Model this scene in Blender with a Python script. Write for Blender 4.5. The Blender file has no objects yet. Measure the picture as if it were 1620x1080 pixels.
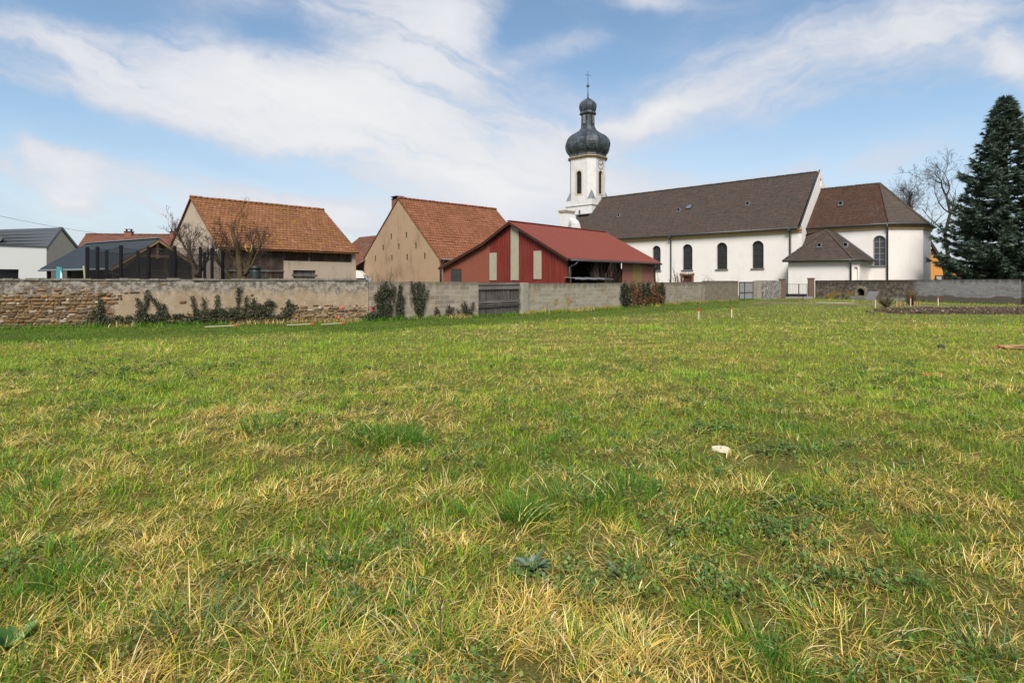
import bpy, math, random
import numpy as np
from mathutils import Vector, Matrix
from mathutils.geometry import tessellate_polygon
random.seed(7); rng = np.random.default_rng(11)
R = math.radians
scene = bpy.context.scene
COL = scene.collection

# ------------------------------------------------------------------ camera, sky, sun, exposure
cam_d = bpy.data.cameras.new("camera"); cam = bpy.data.objects.new("camera", cam_d); COL.objects.link(cam)
cam.location = (0, 0, 1.7); cam.rotation_euler = (R(90), 0, 0)
cam_d.lens = 20.0; cam_d.sensor_width = 36.0; cam_d.shift_y = -0.0586
cam_d.clip_start = 0.1; cam_d.clip_end = 20000
scene.camera = cam
scene.view_settings.view_transform = 'Standard'; scene.view_settings.look = 'None'
scene.view_settings.exposure = EXPO = 1.35; scene.view_settings.gamma = 1
GRASS_Q = 1.0
SUN_EL, SUN_AZ = 47.0, 186.0      # azimuth clockwise from +Y (the way the camera looks): behind the camera
SUN_STR, SUN_ANG, SKY = 2.4, 26.0, 0.085

sun_d = bpy.data.lights.new("sun", 'SUN'); sun_d.energy = SUN_STR; sun_d.angle = R(SUN_ANG); sun_d.color = (1, .965, .91)
sun = bpy.data.objects.new("sun", sun_d); COL.objects.link(sun)
az, el = R(SUN_AZ), R(SUN_EL)
sdir = Vector((math.sin(az)*math.cos(el), math.cos(az)*math.cos(el), math.sin(el)))
sun.rotation_euler = (-sdir).to_track_quat('-Z', 'Y').to_euler(); sun.location = (0, 0, 60)

class NT:
    def __init__(s, tree): s.t = tree; s.n = tree.nodes; s.l = tree.links
    def node(s, typ, **kw):
        n = s.n.new(typ)
        for k, v in kw.items(): setattr(n, k, v)
        return n
    def put(s, sock, v):
        if isinstance(v, bpy.types.NodeSocket): s.l.new(v, sock)
        elif v is not None:
            if isinstance(v, (tuple, list)) and sock.type == 'RGBA' and len(v) == 3: v = (*v, 1)
            sock.default_value = v
    def m(s, op, a, b=None, c=None, clamp=False):
        n = s.node('ShaderNodeMath', operation=op, use_clamp=clamp)
        for i, v in enumerate((a, b, c)):
            if v is not None: s.put(n.inputs[i], v)
        return n.outputs[0]
    def mix(s, f, a, b, mode='MIX'):
        n = s.node('ShaderNodeMix', data_type='RGBA', blend_type=mode)
        s.put(n.inputs[0], f); s.put(n.inputs[6], a); s.put(n.inputs[7], b); return n.outputs[2]
    def noise(s, vec, scale, detail=4, rough=.55, dist=0, col=False):
        n = s.node('ShaderNodeTexNoise'); s.put(n.inputs['Vector'], vec)
        n.inputs['Scale'].default_value = scale; n.inputs['Detail'].default_value = detail
        n.inputs['Roughness'].default_value = rough; n.inputs['Distortion'].default_value = dist
        return n.outputs['Color' if col else 'Fac']
    def ramp(s, f, stops):
        n = s.node('ShaderNodeValToRGB'); s.put(n.inputs[0], f); e = n.color_ramp.elements
        while len(e) < len(stops): e.new(.5)
        for i, (p, c) in enumerate(stops):
            e[i].position = p; e[i].color = (*c, 1) if isinstance(c, tuple) else (c, c, c, 1)
        return n.outputs[0]
    def step(s, f, a, b):
        n = s.node('ShaderNodeMapRange', interpolation_type='SMOOTHSTEP'); s.put(n.inputs[0], f)
        n.inputs[1].default_value = a; n.inputs[2].default_value = b; return n.outputs[0]
    def scale(s, vec, k):
        n = s.node('ShaderNodeMapping'); s.put(n.inputs[0], vec); n.inputs[3].default_value = k; return n.outputs[0]
    def sep(s, vec):
        n = s.node('ShaderNodeSeparateXYZ'); s.put(n.inputs[0], vec); return n.outputs
    def comb(s, x, y, z=0.0):
        n = s.node('ShaderNodeCombineXYZ')
        for i, v in enumerate((x, y, z)): s.put(n.inputs[i], v)
        return n.outputs[0]

w = bpy.data.worlds.new("World"); scene.world = w; w.use_nodes = True
N = NT(w.node_tree); w.node_tree.nodes.clear()
sky = N.node('ShaderNodeTexSky', sky_type='NISHITA', sun_disc=False, sun_elevation=el, sun_rotation=az)
sky.air_density = 1.0; sky.dust_density = .6; sky.ozone_density = 1.6
x, y, z = N.sep(N.node('ShaderNodeTexCoord').outputs['Generated'])
yy = N.m('MAXIMUM', N.m('ABSOLUTE', y), .12)
u = N.m('DIVIDE', x, yy); v = N.m('DIVIDE', z, yy)
wp = N.noise(N.comb(u, v, 0), 2.2, 5, .6, 0, True); wx_, wy_, _ = N.sep(wp)
uw = N.m('ADD', u, N.m('MULTIPLY', N.m('SUBTRACT', wx_, .5), .36)); vw = N.m('ADD', v, N.m('MULTIPLY', N.m('SUBTRACT', wy_, .5), .22))
bu = N.m('ADD', u, N.m('MULTIPLY', N.m('SUBTRACT', wx_, .5), .22)); bv = N.m('ADD', v, N.m('MULTIPLY', N.m('SUBTRACT', wy_, .5), .17))
def blob(px, py, lx, ly, ang, amp):       # a cloud bank at a bearing and height, long and short spread, tilt
    a = R(ang); du = N.m('SUBTRACT', bu, (px-810)/900); dv = N.m('SUBTRACT', bv, (445-py)/900)
    p = N.m('DIVIDE', N.m('ADD', N.m('MULTIPLY', du, math.cos(a)), N.m('MULTIPLY', dv, math.sin(a))), lx/900)
    q = N.m('DIVIDE', N.m('ADD', N.m('MULTIPLY', du, -math.sin(a)), N.m('MULTIPLY', dv, math.cos(a))), ly/900)
    e = N.m('POWER', 2.718, N.m('MULTIPLY', N.m('ADD', N.m('MULTIPLY', p, p), N.m('MULTIPLY', q, q)), -1))
    return N.m('MULTIPLY', e, amp)
BL = [(180,95,340,72,-14,.62),(480,165,240,78,-14,.85),(650,105,150,95,22,.50),(430,208,230,22,-14,.45),(770,265,180,115,0,.75),(520,22,180,46,-10,.55),
      (890,84,130,20,8,.55),(200,290,330,46,-8,.68),(470,335,280,52,0,.55),(112,322,50,42,0,.65),(60,235,150,26,-8,.40),
      (1240,120,430,92,20,.50),(1030,180,95,12,14,.60),(1600,100,70,46,-40,.70),(1040,12,70,18,-8,.60),(1330,262,230,26,4,.45),(1000,310,170,60,0,.55),(1500,30,200,60,20,.30),(720,40,60,90,-40,.30),
      (445,68,95,28,-18,-.55),(330,240,290,22,-14,-.50),(60,178,150,26,-12,-.40),(1250,215,250,26,12,-.30),(1000,60,80,45,30,-.30),(130,14,180,24,-8,-.40),(830,36,50,46,0,-.45)]
tot = None
for b in BL:
    e = blob(*b); tot = e if tot is None else N.m('ADD', tot, e)
def streak(ang, kx, ky, zoff, sc, det=9, ro=.6):     # wisps drawn out along one bearing
    a = R(ang); p = N.m('ADD', N.m('MULTIPLY', uw, math.cos(a)*kx), N.m('MULTIPLY', vw, math.sin(a)*kx)); q = N.m('ADD', N.m('MULTIPLY', uw, -math.sin(a)*ky), N.m('MULTIPLY', vw, math.cos(a)*ky))
    return N.noise(N.comb(p, q, zoff), sc, det, ro, .5)
nl_, nr_ = streak(-20, .9, 4.6, 0., 3.0), streak(22, .8, 4.4, 7., 3.0)
lr = N.step(u, -.05, .40)
n1 = N.m('ADD', N.m('MULTIPLY', nl_, N.m('SUBTRACT', 1, lr)), N.m('MULTIPLY', nr_, lr))
n2 = N.noise(N.comb(N.m('MULTIPLY', u, 1.0), N.m('MULTIPLY', v, 2.0), 2.0), 3.2, 9, .6, .6)
n3 = N.noise(N.comb(u, N.m('MULTIPLY', v, 1.6), 5.0), 14, 6, .6, .8)
nz = N.m('ADD', N.m('ADD', N.m('MULTIPLY', N.m('SUBTRACT', n1, .5), 1.25), N.m('MULTIPLY', N.m('SUBTRACT', n2, .5), .75)), N.m('MULTIPLY', N.m('SUBTRACT', n3, .5), .18))
wsp = N.m('ADD', N.m('MULTIPLY', n1, .66), N.m('ADD', N.m('MULTIPLY', n2, .24), N.m('MULTIPLY', n3, .10)))
mask = N.step(N.m('ADD', N.m('MULTIPLY', tot, N.m('ADD', N.m('MULTIPLY', N.m('SUBTRACT', wsp, .5), 3.0), 1.0)), N.m('MULTIPLY', nz, .72)), -.16, .94)
back = N.m('MULTIPLY', N.step(y, .15, -.35), .85)     # the sky behind the camera is mostly cloud
haze = N.m('MULTIPLY', N.step(v, .44, -.02), .80)
mask = N.m('MAXIMUM', N.m('MAXIMUM', mask, haze), back)
cl = N.ramp(N.m('ADD', N.m('MULTIPLY', N.m('MINIMUM', tot, 1.2), .40), N.m('MULTIPLY', wsp, .75)), [(.30, (.53,.585,.73)), (.60, (.68,.715,.80)), (.88, (.88,.885,.90))])
k = 2**(-EXPO)/SKY*.98
clr = N.mix(1.0, cl, (k, k, k), 'MULTIPLY')
skyc = N.mix(1.0, sky.outputs[0], (.75, .785, .745), 'MULTIPLY')
bg = N.node('ShaderNodeBackground'); N.put(bg.inputs[0], N.mix(mask, skyc, clr)); bg.inputs[1].default_value = SKY
N.l.new(bg.outputs[0], N.node('ShaderNodeOutputWorld').inputs[0])

# ------------------------------------------------------------------ helpers
class Mat(NT):
    def __init__(s, name):
        s.mat = bpy.data.materials.new(name); s.mat.use_nodes = True
        super().__init__(s.mat.node_tree); s.n.clear()
        tc = s.node('ShaderNodeTexCoord'); s.obj = tc.outputs['Object']; s.uv = tc.outputs['UV']
        s.pos = s.node('ShaderNodeNewGeometry').outputs['Position']
    def brick(s, w, h, c1, c2, mortar, msize=.01, off=.5, bias=0., vec=None, smooth=.1):
        n = s.node('ShaderNodeTexBrick', offset=off); s.put(n.inputs['Vector'], s.uv if vec is None else vec)
        for k_, v_ in (('Color1', c1), ('Color2', c2), ('Mortar', mortar), ('Scale', 1.0), ('Mortar Size', msize), ('Mortar Smooth', smooth), ('Bias', bias), ('Brick Width', w), ('Row Height', h)):
            s.put(n.inputs[k_], v_)
        return n.outputs[0], n.outputs[1]
    def bump(s, h, st=.5, d=.02, nrm=None):
        n = s.node('ShaderNodeBump'); s.put(n.inputs['Height'], h); n.inputs['Strength'].default_value = st
        n.inputs['Distance'].default_value = d
        if nrm is not None: s.put(n.inputs['Normal'], nrm)
        return n.outputs[0]
    def out(s, col, rough=.85, bump=None, metal=0, spec=.3, trans=0, alpha=None, k=.80):
        col = s.mix(1.0, col if isinstance(col, bpy.types.NodeSocket) else (*col[:3], 1), (k, k, k, 1), 'MULTIPLY')
        p = s.node('ShaderNodeBsdfPrincipled'); s.put(p.inputs['Base Color'], col); s.put(p.inputs['Roughness'], rough)
        p.inputs['Metallic'].default_value = metal; p.inputs['Specular IOR Level'].default_value = spec
        if bump is not None: s.put(p.inputs['Normal'], bump)
        if alpha is not None: s.put(p.inputs['Alpha'], alpha)
        sh = p.outputs[0]
        if trans:
            t = s.node('ShaderNodeBsdfTranslucent'); s.put(t.inputs[0], col)
            mx = s.node('ShaderNodeMixShader'); mx.inputs[0].default_value = trans
            s.l.new(sh, mx.inputs[1]); s.l.new(t.outputs[0], mx.inputs[2]); sh = mx.outputs[0]
        s.l.new(sh, s.node('ShaderNodeOutputMaterial').inputs[0]); return s.mat

class MB:
    def __init__(s): s.v = []; s.f = []; s.m = []; s.s = []
    def face(s, pts, m=0, sm=False):
        i = len(s.v); s.v += [tuple(p) for p in pts]; s.f.append(tuple(range(i, i+len(pts)))); s.m.append(m); s.s.append(sm)
    def box(s, x0, x1, y0, y1, z0, z1, m=0):
        p = [(x, y, z) for x in (x0, x1) for y in (y0, y1) for z in (z0, z1)]
        for q in ((0,1,3,2),(4,6,7,5),(0,4,5,1),(2,3,7,6),(0,2,6,4),(1,5,7,3)): s.face([p[i] for i in q], m)
    def beam(s, a, b, w, h, m=0, up=(0, 0, 1)):
        a, b = Vector(a), Vector(b); d = (b-a).normalized(); up = Vector(up)
        if abs(d.dot(up)) > .98: up = Vector((0, 1, 0))
        sx = d.cross(up).normalized()*w/2; sz = sx.cross(d).normalized()*h/2
        A = [a-sx-sz, a+sx-sz, a+sx+sz, a-sx+sz]; B = [p+(b-a) for p in A]
        s.face(A[::-1], m); s.face(B, m)
        for i in range(4): s.face([A[i], A[(i+1) % 4], B[(i+1) % 4], B[i]], m)
    def tube(s, path, r, n=7, m=0, cap=True):
        path = [Vector(p) for p in path]; rs = r if isinstance(r, (list, tuple)) else [r]*len(path)
        base = len(s.v); prev = None
        for i, p in enumerate(path):
            d = (path[min(i+1, len(path)-1)]-path[max(i-1, 0)]).normalized()
            if prev is None: prev = d.orthogonal().normalized()
            prev = (prev-d*prev.dot(d))
            prev = prev.normalized() if prev.length > 1e-6 else d.orthogonal().normalized()
            q = d.cross(prev)
            for k_ in range(n):
                t = 2*math.pi*k_/n; s.v.append(tuple(p+(prev*math.cos(t)+q*math.sin(t))*rs[i]))
        for i in range(len(path)-1):
            for k_ in range(n):
                a = base+i*n+k_; b = base+i*n+(k_+1) % n
                s.f.append((a, b, b+n, a+n)); s.m.append(m); s.s.append(True)
        if cap:
            s.f.append(tuple(base+k_ for k_ in range(n))[::-1]); s.m.append(m); s.s.append(False)
            e = base+(len(path)-1)*n; s.f.append(tuple(e+k_ for k_ in range(n))); s.m.append(m); s.s.append(False)
    def loft(s, rings, m=0, sm=False, cap=True):
        base = len(s.v); n = len(rings[0])
        for r in rings: s.v += [tuple(p) for p in r]
        for i in range(len(rings)-1):
            for k_ in range(n):
                a = base+i*n+k_; b = base+i*n+(k_+1) % n; s.f.append((a, b, b+n, a+n)); s.m.append(m); s.s.append(sm)
        if cap:
            s.f.append(tuple(base+k_ for k_ in range(n))[::-1]); s.m.append(m); s.s.append(False)
            e = base+(len(rings)-1)*n; s.f.append(tuple(e+k_ for k_ in range(n))); s.m.append(m); s.s.append(False)
    def lathe(s, prof, n=8, cx=0, cy=0, phase=0, m=0, sm=False, cap=True):
        s.loft([[(cx+r*math.cos(phase+2*math.pi*k_/n), cy+r*math.sin(phase+2*math.pi*k_/n), z) for k_ in range(n)] for r, z in prof], m, sm, cap)
    def panel(s, fn, outer, holes=(), depth=.3, m=0, mr=None, back=False):
        """flat wall: fn(a, b, d) -> point (a along, b up, d inwards); holes get real reveals"""
        polys = [[Vector((a, b, 0)) for a, b in outer]]+[[Vector((a, b, 0)) for a, b in h] for h in holes]
        flat = [p for q in polys for p in q]
        for t in tessellate_polygon(polys): s.face([fn(flat[i].x, flat[i].y, 0) for i in t], m)
        for h in holes:
            for i in range(len(h)):
                (a, b), (c, d) = h[i], h[(i+1) % len(h)]
                s.face([fn(a, b, 0), fn(c, d, 0), fn(c, d, depth), fn(a, b, depth)], m if mr is None else mr)
            if back: s.face([fn(a, b, depth) for a, b in h], mr if mr is not None else m)
    def prism(s, fn, poly, d0, d1, m=0):
        A = [fn(a, b, d0) for a, b in poly]; B = [fn(a, b, d1) for a, b in poly]
        for t in tessellate_polygon([[Vector((a, b, 0)) for a, b in poly]]):
            s.face([A[i] for i in t], m); s.face([B[i] for i in t][::-1], m)
        n = len(poly)
        for i in range(n): s.face([A[i], A[(i+1) % n], B[(i+1) % n], B[i]], m)
    def courses(s, e0, e1, r1, r0, expo=.33, lift=.03, seg=.8, m=0, jit=.012):
        """tiled slope between eave e0-e1 and ridge r0-r1, laid in real overlapping courses"""
        e0, e1, r0, r1 = map(Vector, (e0, e1, r0, r1))
        nrm = (e1-e0).cross(r0-e0) if (r0-e0).length > 1e-4 else (e1-e0).cross(r1-e0)
        nrm.normalize()
        if nrm.z < 0: nrm = -nrm
        n = max(2, int(round(((r0-e0).length+(r1-e1).length)/2/expo)))
        for i in range(n):
            a0, a1 = e0.lerp(r0, i/n), e1.lerp(r1, i/n); b0, b1 = e0.lerp(r0, (i+1)/n), e1.lerp(r1, (i+1)/n)
            k_ = max(1, int((a1-a0).length/seg))
            for j in range(k_):
                t0, t1 = j/k_, (j+1)/k_; dl = nrm*(lift+random.uniform(-jit, jit)*.7)
                p, q = a0.lerp(a1, t0), a0.lerp(a1, t1); rr, ss = b0.lerp(b1, t1)+nrm*.004, b0.lerp(b1, t0)+nrm*.004
                s.face([p+dl, q+dl, rr, ss], m); s.face([p-nrm*.01, q-nrm*.01, q+dl, p+dl], m)
    def build(s, name, mats, parent=None, loc=None, rot=0, uv=True):
        me = bpy.data.meshes.new(name); me.from_pydata(s.v, [], s.f)
        mats = mats if isinstance(mats, (list, tuple)) else [mats]
        for q in mats: me.materials.append(q)
        me.polygons.foreach_set('material_index', s.m); me.polygons.foreach_set('use_smooth', s.s)
        if uv:
            ul = me.uv_layers.new(name="UVMap"); co = me.vertices; buf = np.zeros(len(me.loops)*2)
            for p in me.polygons:
                n = p.normal
                if abs(n.z) > .995: a, b = Vector((1, 0, 0)), Vector((0, 1, 0))
                else: a = Vector((-n.y, n.x, 0)).normalized(); b = n.cross(a)
                for li in p.loop_indices:
                    c = co[me.loops[li].vertex_index].co; buf[2*li] = c.dot(a); buf[2*li+1] = c.dot(b)
            ul.data.foreach_set('uv', buf)
        o = bpy.data.objects.new(name, me); COL.objects.link(o)
        if parent is not None: o.parent = parent
        if loc is not None: o.location = loc; o.rotation_euler = (0, 0, rot)
        return o

def tag(o, label, cat, group=None):
    o['label'] = label; o['category'] = cat; o['kind'] = 'thing'
    if group: o['group'] = group
    return o
def thing(name, label, cat, loc=(0, 0, 0), rot=0, group=None):
    o = bpy.data.objects.new(name, None); COL.objects.link(o); o.location = loc; o.rotation_euler = (0, 0, rot)
    o.empty_display_size = .5; return tag(o, label, cat, group)
def kind(o, k_): o['kind'] = k_; return o
def XZ(y0, sg=1): return lambda a, b, d: (a, y0+d*sg, b)
def YZ(x0, sg=1): return lambda a, b, d: (x0+d*sg, a, b)
def arch(c, hw, z0, zt, n=10):
    """door or window outline with a half-round head"""
    zs = zt-hw; return [(c-hw, z0), (c+hw, z0)]+[(c+hw*math.cos(math.pi*i/n), zs+hw*math.sin(math.pi*i/n)) for i in range(n+1)]
def rect(a0, a1, b0, b1): return [(a0, b0), (a1, b0), (a1, b1), (a0, b1)]
def soup(name, V, T, mat, parent=None, col=None, smooth=False):
    """big triangle mesh straight from numpy arrays"""
    me = bpy.data.meshes.new(name); V = np.asarray(V, np.float32); T = np.asarray(T, np.int32)
    me.vertices.add(len(V)); me.vertices.foreach_set('co', V.ravel())
    me.loops.add(T.size); me.loops.foreach_set('vertex_index', T.ravel())
    me.polygons.add(len(T)); me.polygons.foreach_set('loop_start', np.arange(0, T.size, 3, dtype=np.int32))
    me.update(calc_edges=True)
    if col is not None:
        a = me.attributes.new('tint', 'FLOAT_COLOR', 'POINT'); a.data.foreach_set('color', np.c_[col, np.ones(len(col))].astype(np.float32).ravel())
    if smooth: me.polygons.foreach_set('use_smooth', np.ones(len(T), bool))
    me.materials.append(mat); o = bpy.data.objects.new(name, me); COL.objects.link(o)
    if parent is not None: o.parent = parent
    return o
def _hash(ix, iy, seed):
    h = (ix.astype(np.int64)*374761393+iy.astype(np.int64)*668265263+seed*974711) & 0x7fffffff
    h = ((h ^ (h >> 13))*1274126177) & 0x7fffffff; return ((h ^ (h >> 16)) & 0xffff)/65535.
def vnoise(x, y, seed=0):
    ix, iy = np.floor(x), np.floor(y); fx, fy = x-ix, y-iy; fx = fx*fx*(3-2*fx); fy = fy*fy*(3-2*fy)
    a = _hash(ix, iy, seed); b = _hash(ix+1, iy, seed); c = _hash(ix, iy+1, seed); d = _hash(ix+1, iy+1, seed)
    return (a*(1-fx)+b*fx)*(1-fy)+(c*(1-fx)+d*fx)*fy
def fbm(x, y, seed=0, o=3):
    t, a, s_ = 0, .5, 0
    for i in range(o): t = t+a*vnoise(x*2**i, y*2**i, seed+i*17); s_ += a; a *= .5
    return t/s_
def ground_h(x, y):
    d = np.hypot(x, y-3); f = np.clip((26-d)/14, 0, 1)
    n = np.clip((14-d)/8, 0, 1)
    return f*((fbm(x*.45, y*.45, 3)-.5)*.16+(fbm(x*1.7, y*1.7, 9)-.5)*.11+n*(fbm(x*4.2, y*4.2, 13, 2)-.5)*.10)
# ------------------------------------------------------------------ materials
def m_plain(name, col, rough=.8, var=.15, sc=3., metal=0, bump=0., spec=.3):
    m = Mat(name); f = m.noise(m.obj, sc, 5, .6)
    c = m.mix(f, tuple(k_*(1-var) for k_ in col), tuple(min(1, k_*(1+var)) for k_ in col))
    return m.out(c, rough, m.bump(f, bump, .02) if bump else None, metal, spec)
def m_plaster(name, col, stain=(.3,.27,.22), amt=.25, sc=1.2, bump=.25, rough=.95):
    m = Mat(name); a = m.noise(m.obj, sc, 6, .62); b = m.noise(m.scale(m.obj, (6, 6, .7)), 1.0, 5, .6); g = m.noise(m.obj, 38, 4, .6)
    f = m.m('MULTIPLY', m.step(m.m('ADD', m.m('MULTIPLY', a, .6), m.m('MULTIPLY', b, .4)), .46, .72), amt)
    c = m.mix(f, col, stain); c = m.mix(m.m('MULTIPLY', g, .22), c, tuple(k_*.72 for k_ in col))
    return m.out(c, rough, m.bump(g, bump, .015))
def m_tiles(name, c1, c2, w, h, patch, patch_amt, dark, lichen=None, lich_amt=0, joint=.2):
    m = Mat(name); b, fac = m.brick(w, h, c1, c2, tuple(k_*joint for k_ in c1), .012, .5)
    per, _ = m.brick(w, h, (0, 0, 0), (1, 1, 1), (.5, .5, .5), .0, .5, vec=m.scale(m.uv, (1, 1, 1)))
    a = m.noise(m.uv, .55, 6, .65); s2 = m.noise(m.uv, 2.3, 5, .7, .3); s3 = m.noise(m.uv, 9, 4, .7)
    c = m.mix(m.m('MULTIPLY', m.step(m.m('ADD', m.m('MULTIPLY', s2, .55), m.m('MULTIPLY', s3, .5)), .53, .68), patch_amt), b, patch)
    c = m.mix(m.m('MULTIPLY', m.step(a, .42, .66), .55), c, m.mix(1., c, dark, 'MULTIPLY'))
    if lichen is not None:
        l_ = m.step(m.m('ADD', m.m('MULTIPLY', a, .5), m.m('MULTIPLY', s3, .62)), .56, .72)
        c = m.mix(m.m('MULTIPLY', l_, lich_amt), c, lichen)
    h_ = m.m('ADD', m.m('MULTIPLY', fac, -1.0), m.m('ADD', m.m('MULTIPLY', s3, .5), m.m('MULTIPLY', per, .4)))
    return m.out(c, .92, m.bump(h_, .7, .03), spec=.2)
def m_planks(name, c1, c2, grey, w=.18, vertical=True, streak=.6):
    m = Mat(name); uv = m.uv
    v2 = m.scale(uv, (1/w, .25, 1)) if vertical else m.scale(uv, (.25, 1/w, 1))
    gr = m.noise(m.scale(uv, (30, 1.2, 1) if vertical else (1.2, 30, 1)), 1.0, 5, .6)
    x_, y_, _ = m.sep(v2); cell = m.m('FLOOR', x_ if vertical else y_)
    wn = m.node('ShaderNodeTexWhiteNoise', noise_dimensions='1D'); m.put(wn.inputs['W'], cell)
    fr = m.m('FRACT', x_ if vertical else y_); edge = m.m('LESS_THAN', m.m('MINIMUM', fr, m.m('SUBTRACT', 1, fr)), .05)
    c = m.mix(wn.outputs[0], c1, c2); c = m.mix(m.m('MULTIPLY', m.step(m.m('ADD', m.m('MULTIPLY', gr, .6), m.m('MULTIPLY', m.noise(uv, 1.1, 4), .5)), .5, .72), streak), c, grey)
    c = m.mix(edge, c, (.01, .008, .007))
    return m.out(c, .9, m.bump(m.m('SUBTRACT', gr, edge), .5, .01))

PL_WHITE = m_plaster('white_church_plaster', (.82, .765, .715), (.60, .54, .49), .45, .8, .2)
PL_TOWER = m_plaster('tower_plaster', (.72, .70, .67), (.40, .37, .32), .75, 1.1, .2)
TRIM = m_plain('ochre_stone_trim', (.50, .35, .19), .9, .2)
TRIM_G = m_plain('grey_stone_sill', (.20, .19, .18), .9, .2)
ZINC = m_plain('zinc', (.085, .088, .092), .45, .2, 4, .5)
LEAD = m_plain('lead_flashing', (.26, .28, .30), .5, .15, 3, .3)
m_ = Mat('dark_dome_metal'); f_ = m_.noise(m_.scale(m_.obj, (1, 1, .6)), 1.3, 6, .7, .6); g_ = m_.noise(m_.obj, 6, 4, .7); SLATE = m_.out(m_.mix(m_.step(m_.m('ADD', m_.m('MULTIPLY', f_, .7), m_.m('MULTIPLY', g_, .3)), .42, .62), (.030, .036, .043), (.11, .125, .14)), .5, m_.bump(g_, .4, .05), .15, .45)
T_NAVE = m_tiles('nave_tiles', (.074, .060, .052), (.108, .082, .066), .22, .16, (.26, .10, .042), .55, (.72, .70, .70), (.20, .17, .14), .25)
T_CHAN = m_tiles('chancel_tiles', (.078, .038, .026), (.105, .050, .033), .22, .16, (.22, .17, .13), .40, (.66, .62, .62), (.30, .25, .2), .25)
T_HIP = m_tiles('apse_tiles', (.10, .078, .064), (.135, .105, .085), .22, .16, (.24, .12, .06), .32, (.75, .72, .70), (.26, .23, .18), .25)
T_BARN = m_tiles('barn_tiles', (.225, .088, .042), (.32, .135, .058), .26, .36, (.42, .31, .20), .60, (.50, .46, .44), (.36, .19, .035), .85)
T_MID = m_tiles('gable_barn_tiles', (.235, .083, .043), (.31, .122, .062), .26, .36, (.38, .22, .13), .55, (.55, .52, .50), (.33, .17, .04), .4)
T_RED = m_tiles('red_house_tiles', (.215, .085, .055), (.165, .068, .048), .26, .30, (.30, .20, .14), .5, (.6, .55, .55), (.24, .21, .16), .5)
T_DARK = m_tiles('dark_house_tiles', (.07, .05, .04), (.09, .06, .05), .26, .30, (.12, .09, .07), .3, (.7, .7, .7))
GLASS_D = m_plain('dark_leaded_glass', (.028, .030, .028), .3, .8, 5, 0, 0, .5)
GLASS_G = m_plain('grey_lattice_glass', (.055, .06, .062), .2, .4, 5, 0, 0, .5)
IRON = m_plain('dark_iron', (.02, .02, .021), .5, .2, 4, .3)
BLACK = m_plain('black_void', (.008, .007, .006), .95, .1)
LATT = m_plain('pale_lattice_bar', (.34, .33, .32), .6, .1)
BEIGE_G = m_plaster('barn_gable_render', (.48, .385, .29), (.25, .19, .13), .7, .9, .5)
OCHRE_G = m_plaster('ochre_gable_render', (.42, .285, .175), (.19, .13, .07), .85, .6, .5)
TAN_R = m_plaster('tan_render', (.42, .32, .23), (.28, .21, .15), .5, 1.5, .4)
HOUSE_W = m_plaster('modern_white_render', (.72, .72, .70), (.5, .5, .5), .12, .8, .08)
HOUSE_B = m_plaster('house_beige_render', (.78, .67, .54), (.3, .24, .18), .3, 2.5, .4)  # beige lightened: the colour makes up for sun this gable never gets
ORANGE_R = m_plaster('orange_render', (.62, .27, .06), (.4, .18, .05), .3, 1., .2)
WOODDK = m_planks('dark_barn_boards', (.035, .020, .014), (.075, .042, .028), (.20, .165, .14), .17, True, .55)
WOODGR = m_planks('grey_gate_boards', (.060, .050, .045), (.12, .10, .09), (.25, .225, .20), .125, True, .6)
WOODGH = m_planks('grey_gate_rail_wood', (.10, .088, .078), (.15, .13, .115), (.30, .27, .24), .5, False, .6)
LOGS = m_planks('log_wall_and_dark_back', (.035, .022, .016), (.06, .036, .025), (.11, .08, .065), .12, False, .4)
TIMBER = m_plain('light_timber', (.42, .24, .11), .8, .3, 5)
TIMBER_D = m_plain('dark_timber', (.05, .03, .02), .9, .3, 5)
m_ = Mat('red_sheet_metal'); f_ = m_.noise(m_.scale(m_.obj, (3, 3, .35)), 1.4, 6, .65); g_ = m_.noise(m_.obj, 1.1, 5, .65); REDSHEET = m_.out(m_.mix(m_.m('MULTIPLY', m_.step(g_, .45, .75), .5), m_.mix(m_.step(f_, .35, .7), (.15, .020, .013), (.225, .034, .022)), (.13, .05, .035)), .6)
REDBROWN = m_plain('faded_red_sheet', (.25, .078, .050), .65, .14, 1.3)
m_ = Mat('red_roof_sheet'); f_ = m_.noise(m_.scale(m_.uv, (.6, .15, 1)), 3, 5, .6); REDROOF = m_.out(m_.mix(f_, (.20, .048, .033), (.265, .078, .052)), .6, m_.bump(m_.m('SINE', m_.m('MULTIPLY', m_.sep(m_.uv)[0], 25.)), .35, .03))
PALEPANEL = m_plaster('translucent_sheet', (.40, .37, .27), (.26, .23, .15), .7, 3., .1, .5)
OLIVEPANEL = m_plaster('olive_sheet', (.25, .185, .062), (.17, .13, .05), .6, 2., .1, .5)
GREYROOF = m_plain('grey_seam_roof', (.10, .11, .12), .45, .12, 2, .3)
BLUEROOF = m_plain('bluegrey_sheet_roof', (.085, .10, .112), .5, .12, 2, .2)
WHITE = m_plain('white_paint', (.72, .71, .68), .6, .08)
REDPAINT = m_plain('red_paint', (.62, .045, .03), .6, .1)
CORAL = m_plain('coral_spray_paint', (.85, .14, .12), .8, .1)
SAND = m_plain('red_sandstone', (.21, .088, .056), .95, .3, 3, 0, .4)
SAND2 = m_plain('weathered_sandstone', (.14, .088, .064), .95, .4, 5, 0, .5)
DOORW = m_plain('brown_door_wood', (.085, .022, .014), .6, .3, 6)
CONC = m_plaster('concrete_post', (.34, .31, .25), (.13, .12, .08), .8, 3., .4)
GATEM = m_plaster('grey_sheet_gate', (.29, .285, .29), (.20, .19, .19), .5, 2., .05, .5)
STONE = m_plain('grey_stone_slab', (.24, .22, .19), .95, .3, 4, 0, .4)
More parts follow.
